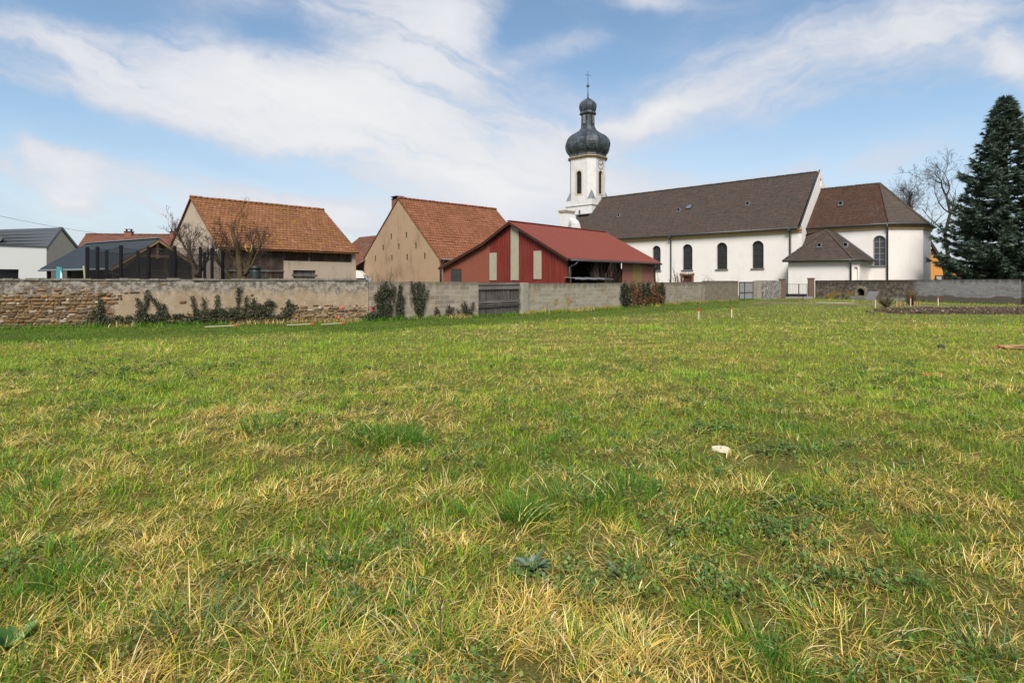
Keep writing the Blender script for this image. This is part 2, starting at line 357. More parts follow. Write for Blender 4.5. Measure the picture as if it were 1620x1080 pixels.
PLASTIC_G = m_plain('dark_green_plastic', (.018, .03, .026), .5, .2)
BARK = m_plain('bark', (.055, .042, .030), .95, .45, 7, 0, .6)
BARK_M = m_plain('mossy_bark', (.085, .062, .026), .95, .5, 5, 0, .6)
TWIG = m_plain('twig', (.085, .058, .042), .95, .3, 7)
TWIG_P = m_plain('pale_twig', (.16, .115, .085), .95, .3, 7)
BLACKPAD = m_plain('black_foam_sleeve', (.006, .006, .007), .8, .2, 3, 0, 0, .1)
PINE_B = m_plain('orange_bark_board', (.33, .19, .085), .9, .4, 9)
TERRA = m_plain('terracotta', (.50, .17, .07), .9, .25, 9)
BRICKRED = m_plain('chimney_brick', (.24, .10, .065), .9, .3, 6, 0, .3)
STUMPW = m_plain('pale_cut_disc', (.74, .62, .43), .8, .18, 9)
m_ = Mat('net_mesh'); NET = m_.out((.012, .012, .013), .9, alpha=.40)

def m_tint(name, rough=.7, trans=.25, spec=.25, k=1.0):
    m = Mat(name); a = m.node('ShaderNodeAttribute', attribute_name='tint'); return m.out(a.outputs['Color'], rough, None, 0, spec, trans, None, k)
GRASS = m_tint('grass_blades', .6, .45, .3, 1.42); LEAFM = m_tint('small_leaves', .55, .2, .3); NEEDLE = m_tint('spruce_needles', .75, .15, .2, 1.25); CLOD = m_tint('earth_clods', .98, 0, .1)

# old wall: bare rubble on the left, patched lime render with exposed stones on the right (object x runs along the wall)
m_ = Mat('old_wall_surface'); X_, Y_, Z_ = m_.sep(m_.obj)
wv = m_.noise(m_.obj, 2.2, 5, .6, 0, True)
q_ = m_.node('ShaderNodeVectorMath', operation='ADD'); m_.put(q_.inputs[0], m_.obj)
q2 = m_.node('ShaderNodeVectorMath', operation='SCALE'); m_.put(q2.inputs[0], wv); q2.inputs['Scale'].default_value = .16; m_.l.new(q2.outputs[0], q_.inputs[1])
st = m_.node('ShaderNodeTexVoronoi', feature='F1'); m_.put(st.inputs['Vector'], m_.scale(q_.outputs[0], (6.2, 1., 13.5))); st.inputs['Scale'].default_value = 1.0; st.inputs['Randomness'].default_value = .85
sd = m_.node('ShaderNodeTexVoronoi', feature='DISTANCE_TO_EDGE'); m_.put(sd.inputs['Vector'], m_.scale(q_.outputs[0], (6.2, 1., 13.5))); sd.inputs['Scale'].default_value = 1.0; sd.inputs['Randomness'].default_value = .85
sc_ = m_.sep(st.outputs['Color'])
stone = m_.ramp(sc_[0], [(0, (.09, .05, .025)), (.25, (.24, .12, .045)), (.5, (.19, .13, .075)), (.72, (.28, .125, .042)), (.88, (.30, .22, .14)), (1, (.52, .45, .36))])
joint = m_.step(sd.outputs['Distance'], .02, .12)
jcol = m_.mix(m_.noise(m_.obj, 3, 4), (.10, .068, .036), (.29, .21, .13))
rub = m_.mix(m_.m('MULTIPLY', joint, .35), jcol, stone)
big = m_.noise(m_.obj, 1.1, 6, .65); fine = m_.noise(m_.obj, 16, 5, .65); mid = m_.noise(m_.obj, 4.5, 5, .65)
plas = m_.mix(fine, (.43, .335, .23), (.27, .20, .13)); plas = m_.mix(m_.step(mid, .5, .72), plas, (.48, .395, .29)); plas = m_.mix(m_.m('MULTIPLY', m_.step(big, .42, .66), .6), plas, (.23, .165, .10)); plas = m_.mix(m_.m('MULTIPLY', m_.m('SUBTRACT', 1, m_.step(Z_, .1, .75)), .45), plas, (.26, .17, .09))
grey = m_.mix(m_.step(mid, .4, .62), (.085, .078, .068), (.34, .31, .265)); grey = m_.mix(m_.step(fine, .56, .68), grey, (.50, .47, .42))
zr = m_.m('ADD', Z_, m_.m('MULTIPLY', m_.m('SUBTRACT', big, .5), .55))
xr = m_.m('ADD', X_, m_.m('MULTIPLY', m_.m('SUBTRACT', mid, .5), .9))
# exposed stone: everywhere left of 3.6 m below the grey band; low down and in patches on the right
left = m_.m('SUBTRACT', 1, m_.step(xr, 3.3, 3.6)); low = m_.m('SUBTRACT', 1, m_.step(zr, .55, .72))
low = m_.m('MULTIPLY', low, m_.m('MULTIPLY', m_.step(xr, 9.2, 9.8), m_.step(sc_[1], .38, .45)))
lowl = m_.m('MULTIPLY', m_.m('SUBTRACT', 1, m_.step(zr, .22, .34)), m_.step(sc_[1], .3, .4))
ex = m_.m('MAXIMUM', m_.m('MULTIPLY', left, m_.m('SUBTRACT', 1, m_.m('MULTIPLY', m_.step(zr, 1.10, 1.35), m_.step(sc_[2], .12, .2)))), m_.m('MAXIMUM', low, lowl))
drip = m_.noise(m_.scale(m_.obj, (5, 5, .5)), 1.0, 4, .65)
top = m_.step(m_.m('ADD', m_.m('ADD', Z_, m_.m('MULTIPLY', m_.m('SUBTRACT', drip, .5), 1.0)), m_.m('MULTIPLY', left, .28)), 1.06, 1.52)
base = m_.mix(m_.m('MULTIPLY', top, .9), plas, grey)
c_ = m_.mix(ex, base, rub); c_ = m_.mix(m_.m('MULTIPLY', m_.step(m_.m('ADD', m_.m('MULTIPLY', mid, .5), m_.m('MULTIPLY', fine, .5)), .53, .62), .55), c_, (.17, .13, .085))
c_ = m_.mix(m_.m('MULTIPLY', m_.step(m_.noise(m_.obj, 2.7, 4, .7), .62, .74), .5), c_, (.36, .22, .06))
hh = m_.m('ADD', m_.m('MULTIPLY', m_.m('MULTIPLY', joint, ex), 1.0), m_.m('MULTIPLY', fine, .35))
OLDWALL = m_.out(c_, .97, m_.bump(hh, .9, .05), spec=.1)

def m_blocks(name, w, h, c1, c2, mort, moss, lich, top_dark=.5, hgt=1.68):
    m = Mat(name); b, fac = m.brick(w, h, c1, c2, mort, .012, .5)
    X, Y, Z = m.sep(m.obj); a = m.noise(m.obj, 1.0, 6, .65); g = m.noise(m.obj, 14, 5, .7); d = m.noise(m.scale(m.obj, (4, 4, .5)), 1.0, 5, .65)
    c = m.mix(m.m('MULTIPLY', m.step(g, .45, .7), .35), b, tuple(k_*.55 for k_ in c1))
    tp = m.step(m.m('ADD', Z, m.m('MULTIPLY', m.m('SUBTRACT', d, .5), .8)), hgt-.38, hgt)
    c = m.mix(m.m('MULTIPLY', tp, top_dark), c, (.11, .10, .075))
    c = m.mix(m.m('MULTIPLY', m.m('MULTIPLY', m.step(a, .50, .62), m.step(d, .40, .62)), moss), c, (.26, .185, .05))
    lo = m.m('SUBTRACT', 1, m.step(m.m('ADD', Z, m.m('MULTIPLY', m.m('SUBTRACT', a, .5), .9)), .02, .24))
    c = m.mix(m.m('MULTIPLY', lo, lich), c, (.34, .22, .03))
    c = m.mix(m.m('MULTIPLY', m.step(g, .62, .72), .5), c, (.46, .43, .37))
    return m.out(c, .97, m.bump(m.m('ADD', m.m('MULTIPLY', fac, -1.), m.m('MULTIPLY', g, .4)), .6, .03), spec=.1)
BLOCK1 = m_blocks('grey_block_wall', .52, .215, (.36, .30, .235), (.22, .185, .145), (.40, .365, .31), .40, .3, .65)
BLOCK2 = m_blocks('mossy_block_wall', .52, .215, (.37, .33, .255), (.27, .24, .185), (.42, .385, .32), .9, .95, .75, 1.6)
BLOCK3 = m_blocks('pebble_block_wall', .34, .16, (.27, .235, .18), (.21, .185, .14), (.15, .13, .10), .25, .3, .8, 1.73)

# churchyard wall: dark weathered render, pale flaking at the bottom, yellow lichen, newer grey render at the far right end
m_ = Mat('churchyard_wall_surface'); X_, Y_, Z_ = m_.sep(m_.obj)
a = m_.noise(m_.obj, .9, 7, .68); b = m_.noise(m_.obj, 3.2, 6, .7, .6); g = m_.noise(m_.obj, 12, 5, .7); d = m_.noise(m_.scale(m_.obj, (3.5, 3.5, .45)), 1.0, 6, .65)
c_ = m_.mix(m_.step(b, .40, .62), (.075, .062, .050), (.20, .165, .13)); c_ = m_.mix(m_.step(m_.m('ADD', m_.m('MULTIPLY', b, .6), m_.m('MULTIPLY', g, .4)), .56, .64), c_, (.42, .37, .29))
c_ = m_.mix(m_.m('MULTIPLY', m_.step(m_.m('ADD', Z_, m_.m('MULTIPLY', m_.m('SUBTRACT', d, .5), 1.1)), 1.25, 1.75), .75), c_, (.055, .046, .036))
pale = m_.m('MULTIPLY', m_.m('SUBTRACT', 1, m_.step(m_.m('ADD', Z_, m_.m('MULTIPLY', m_.m('SUBTRACT', b, .5), 1.0)), .12, .4)), m_.step(m_.m('ADD', X_, m_.m('MULTIPLY', b, 2)), 4.5, 6.0))
c_ = m_.mix(m_.m('MULTIPLY', pale, .85), c_, (.40, .37, .32))
yl = m_.m('MULTIPLY', m_.step(a, .50, .60), m_.m('SUBTRACT', 1, m_.step(m_.m('ADD', Z_, m_.m('MULTIPLY', m_.m('SUBTRACT', d, .5), 1.2)), .55, 1.05)))
c_ = m_.mix(m_.m('MULTIPLY', yl, .75), c_, (.30, .19, .03))
newr = m_.step(m_.m('ADD', X_, m_.m('MULTIPLY', m_.m('SUBTRACT', a, .5), 1.6)), 9.3, 10.0)
ng = m_.mix(m_.noise(m_.scale(m_.obj, (1, 1, 2.5)), 1.3, 6, .6, 1.2), (.20, .19, .18), (.36, .35, .34))
wav = m_.noise(m_.scale(m_.obj, (.6, .6, 4)), 1., 5, .6, 1.5); ng = m_.mix(m_.m('MULTIPLY', m_.step(m_.m('ABSOLUTE', m_.m('SUBTRACT', wav, .5)), .035, .0), .6), ng, (.09, .08, .07))
ng = m_.mix(m_.m('SUBTRACT', 1, m_.step(m_.m('ADD', Z_, m_.m('MULTIPLY', m_.m('SUBTRACT', a, .5), .9)), .50, .58)), ng, (.135, .108, .085))
ng = m_.mix(m_.m('MULTIPLY', m_.step(m_.m('ADD', Z_, m_.m('MULTIPLY', m_.m('SUBTRACT', d, .5), .9)), 1.5, 1.9), .8), ng, (.06, .052, .045))
c_ = m_.mix(newr, c_, ng)
YARDWALL = m_.out(c_, .97, m_.bump(m_.m('ADD', b, m_.m('MULTIPLY', g, .5)), .6, .04), spec=.1)
m_ = Mat('streaky_grey_render'); b = m_.noise(m_.obj, 3.4, 6, .7, 1.5); c_ = m_.mix(m_.step(b, .42, .60), (.16, .14, .125), (.40, .38, .35)); STREAKY = m_.out(c_, .97, m_.bump(b, .6, .04), spec=.1)

# ground under the grass
m_ = Mat('meadow_ground'); a = m_.noise(m_.pos, .35, 5, .6); b = m_.noise(m_.pos, 2.6, 6, .7); g = m_.noise(m_.pos, 16, 5, .7)
c_ = m_.mix(m_.step(m_.m('ADD', m_.m('MULTIPLY', a, .5), m_.m('MULTIPLY', b, .5)), .42, .60), (.11, .165, .020), (.20, .17, .045))
c_ = m_.mix(m_.m('MULTIPLY', m_.step(g, .40, .62), .75), c_, (.055, .046, .020)); c_ = m_.mix(m_.m('MULTIPLY', m_.step(m_.noise(m_.pos, 40, 3, .7), .55, .7), .6), c_, (.28, .22, .10))
_dz = m_.node('ShaderNodeVectorMath', operation='LENGTH'); m_.put(_dz.inputs[0], m_.pos); c_ = m_.mix(m_.m('MULTIPLY', m_.m('SUBTRACT', 1, m_.step(_dz.outputs['Value'], 5., 11.)), .8), c_, m_.mix(g, (.085, .075, .018), (.175, .155, .035)))     # thin, open turf with earth showing on the near part of the field
MEADOW = m_.out(m_.mix(m_.m('MULTIPLY', m_.step(m_.noise(m_.pos, 55, 4, .7), .50, .62), .6), c_, (.33, .30, .10)), .98, m_.bump(g, .9, .08), spec=.1)
m_ = Mat('bare_track'); b = m_.noise(m_.pos, 1.6, 6, .7); g = m_.noise(m_.pos, 11, 5, .7)
TRACK = m_.out(m_.mix(m_.step(b, .42, .6), (.12, .115, .04), m_.mix(g, (.19, .145, .085), (.29, .235, .16))), .98, m_.bump(g, .6, .03), spec=.1)
# ------------------------------------------------------------------ ground
def axis(breaks):
    out = []
    for a, b, st_ in breaks: out += list(np.arange(a, b, st_))
    return np.array(out+[breaks[-1][1]])
gx = axis([(-4000, -400, 900), (-400, -60, 85), (-60, -24, 4), (-24, 24, .22), (24, 60, 4), (60, 400, 85), (400, 4000, 900)])
gy = axis([(-3000, -300, 900), (-300, -20, 70), (-20, 1.2, 2.12), (1.2, 26, .2), (26, 70, 4), (70, 400, 66), (400, 6000, 1400)])
GX, GY = np.meshgrid(gx, gy); GZ = ground_h(GX, GY)
nx, ny = len(gx), len(gy); idx = np.arange(nx*ny).reshape(ny, nx)
a_, b_, c__, d_ = idx[:-1, :-1].ravel(), idx[:-1, 1:].ravel(), idx[1:, 1:].ravel(), idx[1:, :-1].ravel()
kind(soup('meadow', np.c_[GX.ravel(), GY.ravel(), GZ.ravel()], np.r_[np.c_[a_, b_, c__], np.c_[a_, c__, d_]], MEADOW, smooth=True), 'structure')

# ------------------------------------------------------------------ church (local x along the nave to the right, y into the building)
CH = thing('church', 'white village church with long brown roof and dark onion dome on its tower', 'church', (31.58555, 62, 0), -.7636624)
WR = 6.9                                   # distance from wall to ridge line
win_spec = [(-17.65, .60, 3.12), (-13.33, .67, 3.14), (-8.92, .66, 3.16), (-4.70, .65, 3.20)]
b = MB(); holes = [arch(c, hw, z0, 6.36, 10) for c, hw, z0 in win_spec]; holes.append(rect(-13.98, -12.72, .35, 2.42))
b.panel(XZ(0), rect(-33.2, 0, -.2, 7.6), holes, .38)
b.face([(-33.2, 13.8, -.2), (0, 13.8, -.2), (0, 13.8, 7.6), (-33.2, 13.8, 7.6)]); b.face([(-33.2, 0, -.2), (-33.2, 13.8, -.2), (-33.2, 13.8, 7.6), (-33.2, WR, 14.5), (-33.2, 0, 7.6)])
b.build('nave_wall', PL_WHITE, CH)
b = MB(); gable = [(-.02, -.2), (13.82, -.2), (13.82, 7.55), (13.95, 7.75), (WR, 14.85), (-.15, 7.75), (-.02, 7.55)]
b.panel(YZ(0, -1), gable, [arch(WR, .32, 12.95, 13.85, 8)], .25, back=False)
b.prism(YZ(-.19, -1), [(p[0], p[1]) for p in gable[3:6]], 0, .01)
for i in range(len(gable)):
    p, q = gable[i], gable[(i+1) % len(gable)]; b.face([(0, p[0], p[1]), (0, q[0], q[1]), (-.20, q[0], q[1]), (-.20, p[0], p[1])])
b.build('nave_gable', PL_WHITE, CH)
b = MB(); b.panel(YZ(-.24, -1), arch(WR, .32, 12.95, 13.85, 8)); b.build('gable_opening', BLACK, CH)
b = MB()
for s_ in (-1, 1): b.beam((-.10, WR+s_*7.12, 7.72), (-.10, WR, 14.86), .16, .05)
b.build('gable_capping', ZINC, CH)
b = MB(); b.box(-1.0, -.03, -.06, 0, -.2, 7.2); b.build('corner_pilaster', PL_WHITE, CH)
# windows
def church_window(c, hw, z0, zt, y0, glass, bars, par, yd=.3):
    wn_ = MB(); o_ = arch(c, hw-.002, z0, zt-.002, 12); wn_.panel(XZ(y0+yd), o_); wnd = wn_.build('window', glass, par)
    f = MB(); y_ = y0+yd-.02
    for s_ in (-1, 1): f.box(c+s_*(hw-.05)-.035, c+s_*(hw-.05)+.035, y_-.03, y_, z0, zt-hw)
    n = 12; pts = [(c+(hw-.05)*math.cos(math.pi*i/n), y_-.015, zt-hw+(hw-.05)*math.sin(math.pi*i/n)) for i in range(n+1)]; f.tube(pts, .04, 5)
    if bars:
        f.box(c-.022, c+.022, y_-.02, y_+.01, z0, zt-.03)
        for i in range(1, 5): f.box(c-hw+.03, c+hw-.03, y_-.021, y_+.009, z0+(zt-z0)*i/5-.02, z0+(zt-z0)*i/5+.02)
    else:
        for i in range(1, 4): f.box(c-hw+.03, c+hw-.03, y_-.012, y_+.01, z0+(zt-z0-.3)*i/4-.015, z0+(zt-z0-.3)*i/4+.015)
    f.build('window_bars', LATT if bars else TIMBER_D, wnd)
    s2_ = MB(); s2_.box(c-hw-.12, c+hw+.12, y0-.14, y0+.3, z0-.10, z0+.004); s2_.build('sill', TRIM_G, wnd)
for c, hw, z0 in win_spec: church_window(c, hw, z0, 6.36, 0, GLASS_D, False, CH)
# side door
b = MB(); b.box(-13.96, -12.74, .22, .28, .34, 2.40); dr = b.build('side_door', DOORW, CH)
b = MB(); b.box(-14.22, -13.98, -.10, .10, -.1, 2.45); b.box(-12.72, -12.48, -.10, .10, -.1, 2.45); b.box(-14.22, -12.48, -.10, .10, 2.452, 2.66)
b.box(-14.30, -14.0, -.13, .06, 2.50, 2.74); b.box(-12.70, -12.40, -.13, .06, 2.50, 2.74); b.build('door_surround', SAND, dr)
# cornice, gutters, pipes
b = MB(); b.box(-33.2, .03, -.14, 0, 7.02, 7.30); b.box(-33.2, .06, -.26, 0, 7.303, 7.50); b.build('nave_cornice', TRIM, CH)
b = MB(); b.tube([(-33.2, -.50, 7.52), (-.05, -.50, 7.52)], .11, 8); b.build('nave_gutter', ZINC, CH)
for xx in (-15.53, -1.17):
    b = MB(); b.tube([(xx, -.50, 7.46), (xx, -.46, 7.15), (xx, -.13, 6.85), (xx, -.12, 0)], .085, 8); b.box(xx-.17, xx+.17, -.62, -.36, 7.24, 7.50); b.build('downpipe', ZINC, CH)
# nave roof
b = MB(); b.courses((-33.3, -.48, 7.55), (-.30, -.48, 7.55), (-.30, WR, 14.62), (-33.3, WR, 14.62), .17, .02, .9, 0, .012)
b.face([(-33.3, 14.28, 7.55), (-.3, 14.28, 7.55), (-.3, WR, 14.60), (-33.3, WR, 14.60)]); b.face([(-33.3, -.48, 7.53), (-.3, -.48, 7.53), (-.3, .0, 7.53), (-33.3, 0, 7.53)])
rf = b.build('nave_roof', T_NAVE, CH)
def ridge_caps(a, c, r, mat, par, n=None, name='ridge_tiles'):
    a, c = Vector(a), Vector(c); L = (c-a).length; n = n or int(L/.38); q = MB()
    for i in range(n):
        p0, p1 = a.lerp(c, i/n), a.lerp(c, (i+1.12)/n); j = Vector((0, 0, random.uniform(-.012, .018)))
        q.tube([p0+j, p1+j+Vector((0, 0, .012))], [r*1.08, r*.96], 7)
    return q.build(name, mat, par)
ridge_caps((-31.0, WR, 14.63), (-.4, WR, 14.63), .12, T_NAVE, rf)
def slope_y(x, z_of): return z_of
def vent(x, y, z, ax, par, kind_='vent'):
    """small hooded roof vent sitting on a slope that rises along +y at about 45 degrees"""
    q = MB(); q.box(x-.20, x-.15, y-.10, y+.32, z-.12, z+.34); q.box(x+.15, x+.20, y-.10, y+.32, z-.12, z+.34)
    q.box(x-.20, x+.20, y-.16, y+.34, z+.342, z+.39); q.box(x-.24, x+.24, y-.22, y-.12, z-.10, z+.0)
    o_ = q.build('roof_vent', LEAD, par); q = MB(); q.box(x-.148, x+.148, y+.02, y+.06, z-.08, z+.34); q.build('vent_opening', BLACK, o_)
for x_, y_, z_ in ((-25.49, 3.15, 11.05), (-16.1, 3.07, 10.98), (-7.05, 3.08, 10.98)): vent(x_, y_, z_, 0, CH)
b = MB(); q_n = Vector((0, -.69, .72))
def skylight(x, y, z, w_, h_):
    q = MB(); u_, v_ = Vector((1, 0, 0)), Vector((0, .72, .69)); c = Vector((x, y, z))+q_n*.06
    for s_ in (-1, 1): q.beam(c+u_*s_*w_/2-v_*h_/2, c+u_*s_*w_/2+v_*h_/2, .06, .09, 0, q_n); q.beam(c-u_*w_/2+v_*s_*h_/2, c+u_*w_/2+v_*s_*h_/2, .06, .09, 0, q_n)
    o_ = q.build('skylight', ZINC, CH); q = MB(); q.face([c+u_*a*w_/2+v_*bb*h_/2 for a, bb in ((-1, -1), (1, -1), (1, 1), (-1, 1))]); q.build('skylight_glass', m_sky, o_)
m_sky = m_plain('skylight_pane', (.20, .24, .28), .12, .1, 3, .4)
skylight(-14.9, 3.57, 11.5, .75, .85)
# chancel and apse
CY = 1.85; xa = 7.64; pts = [(0, CY), (xa, CY), (10.2, 4.4), (10.2, 9.4), (xa, 11.95), (0, 11.95)]
b = MB(); b.panel(XZ(CY), rect(0, xa, -.2, 7.5), [arch(6.87, .56, 3.34, 6.42, 12)], .26)
for p, q in zip(pts[1:], pts[2:]): b.face([(p[0], p[1], -.2), (q[0], q[1], -.2), (q[0], q[1], 7.5), (p[0], p[1], 7.5)])
b.build('chancel_wall', PL_WHITE, CH)
church_window(6.87, .56, 3.34, 6.42, CY, GLASS_G, True, CH, .2)
def offs(pl, d):
    out = []
    for i, p in enumerate(pl):
        a = Vector(pl[i-1]) if i else None; c = Vector(pl[i+1]) if i < len(pl)-1 else None; p = Vector(p); ns = []
        for e in ([p-a] if a else [])+([c-p] if c else []): ns.append(Vector((e.y, -e.x)).normalized())
        n = ns[0] if len(ns) == 1 else (ns[0]+ns[1])/(1+ns[0].dot(ns[1])); out.append(tuple(p+n*d))
    return out
def band(pl, d, z0, z1, name, mat, par, dd=None):
    o2 = offs(pl, d); q = MB()
    for i in range(len(pl)-1):
        q.face([(*o2[i], z0), (*o2[i+1], z0), (*o2[i+1], z1), (*o2[i], z1)]); q.face([(*pl[i], z0), (*pl[i+1], z0), (*o2[i+1], z0), (*o2[i], z0)]); q.face([(*pl[i], z1), (*pl[i+1], z1), (*o2[i+1], z1), (*o2[i], z1)])
    return q.build(name, mat, par)
band(pts, .13, 7.06, 7.30, 'chancel_cornice', TRIM, CH); band(pts, .24, 7.303, 7.48, 'chancel_cornice', TRIM, CH)
b = MB(); b.tube([(*p, 7.54) for p in offs(pts, .44)], .10, 8); b.build('chancel_gutter', ZINC, CH)
ev = [(*p, 7.58) for p in offs(pts, .40)]; ap, r0 = (5.95, WR, 12.52), (.01, WR, 12.52)
b = MB(); b.courses(ev[0], ev[1], ap, r0, .17, .02, .7); b.face([ev[4], ev[5], r0, ap]); rc = b.build('chancel_roof', T_CHAN, CH)
b = MB(); b.courses(ev[1], ev[2], ap, ap, .17, .02, .7); b.courses(ev[2], ev[3], ap, ap, .17, .02, .7); b.courses(ev[3], ev[4], ap, ap, .17, .02, .7); ra = b.build('apse_roof', T_HIP, CH)
ridge_caps(r0, ap, .12, T_HIP, rc); ridge_caps(Vector(ev[1])+Vector((0, 0, .05)), ap, .11, T_HIP, ra, name='hip_tiles'); ridge_caps(Vector(ev[2])+Vector((0, 0, .05)), ap, .11, T_HIP, ra, name='hip_tiles')
vent(2.75, 4.15, 10.18, 0, CH)
b = MB(); b.tube([(xa-.02, CY-.44, 7.5), (xa-.02, CY-.4, 7.2), (xa-.04, CY-.12, 6.9), (xa-.04, CY-.12, 0)], .085, 8); b.build('downpipe', ZINC, CH)
# sacristy annex
an = [(-.75, -.01), (-.75, -2), (5.22, -2), (5.80, -1.42), (5.95, CY-.01)]
b = MB(); b.face([(*an[0], -.2), (*an[1], -.2), (*an[1], 3.75), (*an[0], 3.75)]); b.panel(XZ(-2), rect(-.75, 5.22, -.2, 3.75))
e_ = Vector((.58, .58, 0)); L_ = e_.length; e_.normalize(); n_ = Vector((-e_.y, e_.x, 0))
fn_ = lambda a, bz, d: tuple(Vector((5.22, -2, bz))+e_*a+n_*d)
b.panel(fn_, rect(0, L_, -.2, 3.75), [arch(L_*.55, .2, 1.2, 3.15, 8)], .16, back=True)
b.face([(*an[3], -.2), (*an[4], -.2), (*an[4], 3.75), (*an[3], 3.75)]); b.build('annex_wall', PL_WHITE, CH)
ae = offs(an[1:], .42); E0 = (-1.17, -2.42, 3.86); E1, E2, E3 = (*ae[1], 3.86), (*ae[2], 3.86), (6.42, CY-.02, 3.86); A0, A1 = (2.15, 1.0, 7.22), (2.55, CY-.02, 7.22)
b = MB(); b.courses(E0, E1, A0, A0, .17, .02, .7); b.courses(E1, E2, A0, A0, .17, .02, .7); b.courses(E2, E3, A1, A0, .17, .02, .7)
b.courses(E0, (-1.17, -.02, 3.86), (.02, 1.7, 7.15), A0, .17, .0, .7); b.face([(.02, CY-.02, 6.9), (2.5, CY-.02, 7.22), A0, (.02, 1.2, 6.9)])
b.face([E0, E1, (5.22, -2, 3.74), (-.75, -2, 3.74)]); b.face([E1, E2, (5.80, -1.42, 3.74), (5.22, -2, 3.74)])
rn = b.build('annex_roof', T_NAVE, CH)
ridge_caps(Vector(E0)+Vector((0, 0, .05)), A0, .10, T_HIP, rn, name='hip_tiles'); ridge_caps(Vector(E1)+Vector((.1, 0, .05)), A0, .10, T_HIP, rn, name='hip_tiles')
b = MB(); b.beam((.03, CY-.06, 7.10), (2.5, CY-.06, 7.25), .10, .30); b.build('flashing', LEAD, rn)
b = MB(); b.beam(Vector(E3)+Vector((0, 0, .10)), Vector(A1)+Vector((0, 0, .10)), .16, .10); b.build('flashing', LEAD, rn)
b = MB(); b.tube([(-1.2, -2.47, 3.84), E1 and (ae[1][0]+.02, -2.47, 3.84), (ae[2][0]+.05, ae[2][1]-.02, 3.84), (6.46, CY-.1, 3.84)], .09, 8); b.build('annex_gutter', ZINC, CH)
vent(2.0, -.95, 5.35, 0, CH); vent(4.35, -.55, 5.3, 0, CH)
b = MB(); b.tube([(5.2, -2.46, 3.8), (5.2, -2.42, 3.55), (5.2, -2.12, 3.35), (5.2, -2.12, 0)], .08, 8); b.build('downpipe', ZINC, CH)
# tower
ox = [(-34.98, 4.25), (-31.9, 4.25), (-31, 5.35), (-31, 7.85), (-31.9, 9.05), (-34.98, 9.05), (-36, 7.85), (-36, 5.35)]; TC = (-33.47, 6.65)
b = MB(); b.box(-36, -31, 4.25, 9.05, 0, 13.5); b.box(-36.12, -30.88, 4.13, 9.17, 13.42, 13.52); b.box(-36.04, -30.96, 4.21, 9.09, 13.523, 14.30); b.build('tower_base', PL_TOWER, CH)
b = MB(); lou = arch(-33.45, .50, 15.25, 18.8, 10); loux = arch(6.55, .46, 15.25, 18.8, 10)
b.panel(XZ(4.25), rect(-34.98, -31.9, 14.28, 20.75), [lou], .4); b.panel(YZ(-31, -1), rect(5.35, 7.85, 14.28, 20.75), [loux], .4)
for p, q in ((1, 2), (3, 4), (4, 5), (5, 6), (6, 7), (7, 0)): b.face([(*ox[p], 14.28), (*ox[q], 14.28), (*ox[q], 20.75), (*ox[p], 20.75)])
b.build('tower_shaft', PL_TOWER, CH)
for pl, ax_ in ((lou, 0), (loux, 1)):
    sl = MB(); q = MB(); c = -33.45 if ax_ == 0 else 6.55; hw = .5 if ax_ == 0 else .46
    fn = XZ(4.25) if ax_ == 0 else YZ(-31, -1)
    sl.panel(lambda a, z, d, f=fn: f(a, z, .38), pl); o_ = sl.build('louvre_window', BLACK, CH); sl = MB()
    for i in range(19):
        z_ = 15.3+i*.185; hwz = hw if z_ < 18.8-hw else math.sqrt(max(.0, hw*hw-(z_-18.8+hw)**2))
        if hwz > .08: sl.face([fn(c-hwz, z_, .12), fn(c+hwz, z_, .12), fn(c+hwz, z_+.10, .30), fn(c-hwz, z_+.10, .30)])
    sl.build('louvre_slats', m_lou if 'm_lou' in globals() else (globals().update(m_lou=m_plain('weathered_slat', (.10, .09, .08), .8, .4, 9)) or m_lou), o_)
    q = MB(); oo = arch(c, hw+.2, 15.05, 19.0, 10); q.panel(lambda a, z, d, f=fn: f(a, z, -.03+d), oo, [pl], .034)
    q.build('louvre_surround', TRIM_P if 'TRIM_P' in globals() else (globals().update(TRIM_P=m_plain('pale_ochre_trim', (.56, .46, .32), .9, .12)) or TRIM_P), o_)
b = MB()
for (cx_, cy_, p, q) in ((-31, 4.25, 1, 2), (-36, 4.25, 0, 7), (-31, 9.05, 4, 3), (-36, 9.05, 5, 6)):
    P, Q, K = (*ox[p], 14.31), (*ox[q], 14.31), (cx_, cy_, 14.31); mid_ = ((ox[p][0]+ox[q][0])/2, (ox[p][1]+ox[q][1])/2, 15.9)
    b = MB(); b.face([P, K, mid_]); b.face([K, Q, mid_]); b.build('corner_broach', LEAD, CH)
def scaled(k_): return [(TC[0]+(x_-TC[0])*k_, TC[1]+(y_-TC[1])*k_) for x_, y_ in ox]
b = MB(); b.loft([[(*p, z_) for p in scaled(k_)] for k_, z_ in ((1.0, 20.7), (1.05, 20.78), (1.12, 20.98), (1.12, 21.1))]); b.build('tower_cornice', TRIM, CH)
prof = [(1005,192),(985,176),(965,172),(945,184),(925,198),(905,207),(880,214),(850,217),(820,212),(790,198),(765,178),(745,152),(725,120),(705,95),(685,78),(660,68),(640,66),(520,64)]
zz = lambda Y: 1.7+(345-Y/6.75)*.09833; rr = lambda h: h*.01457/ (2.42*1.03)
b = MB(); b.loft([[(*p, zz(Y)-.05) for p in scaled(rr(h_))] for Y, h_ in prof]); dome = b.build('onion_dome', SLATE, CH)
b = MB()
for k_ in range(8):
    b.tube([(TC[0]+(ox[k_][0]-TC[0])*rr(h_)*1.004, TC[1]+(ox[k_][1]-TC[1])*rr(h_)*1.004, zz(Y)-.05) for Y, h_ in prof[:-2]], .045, 5)
b.build('seam_ribs', SLATE, dome)
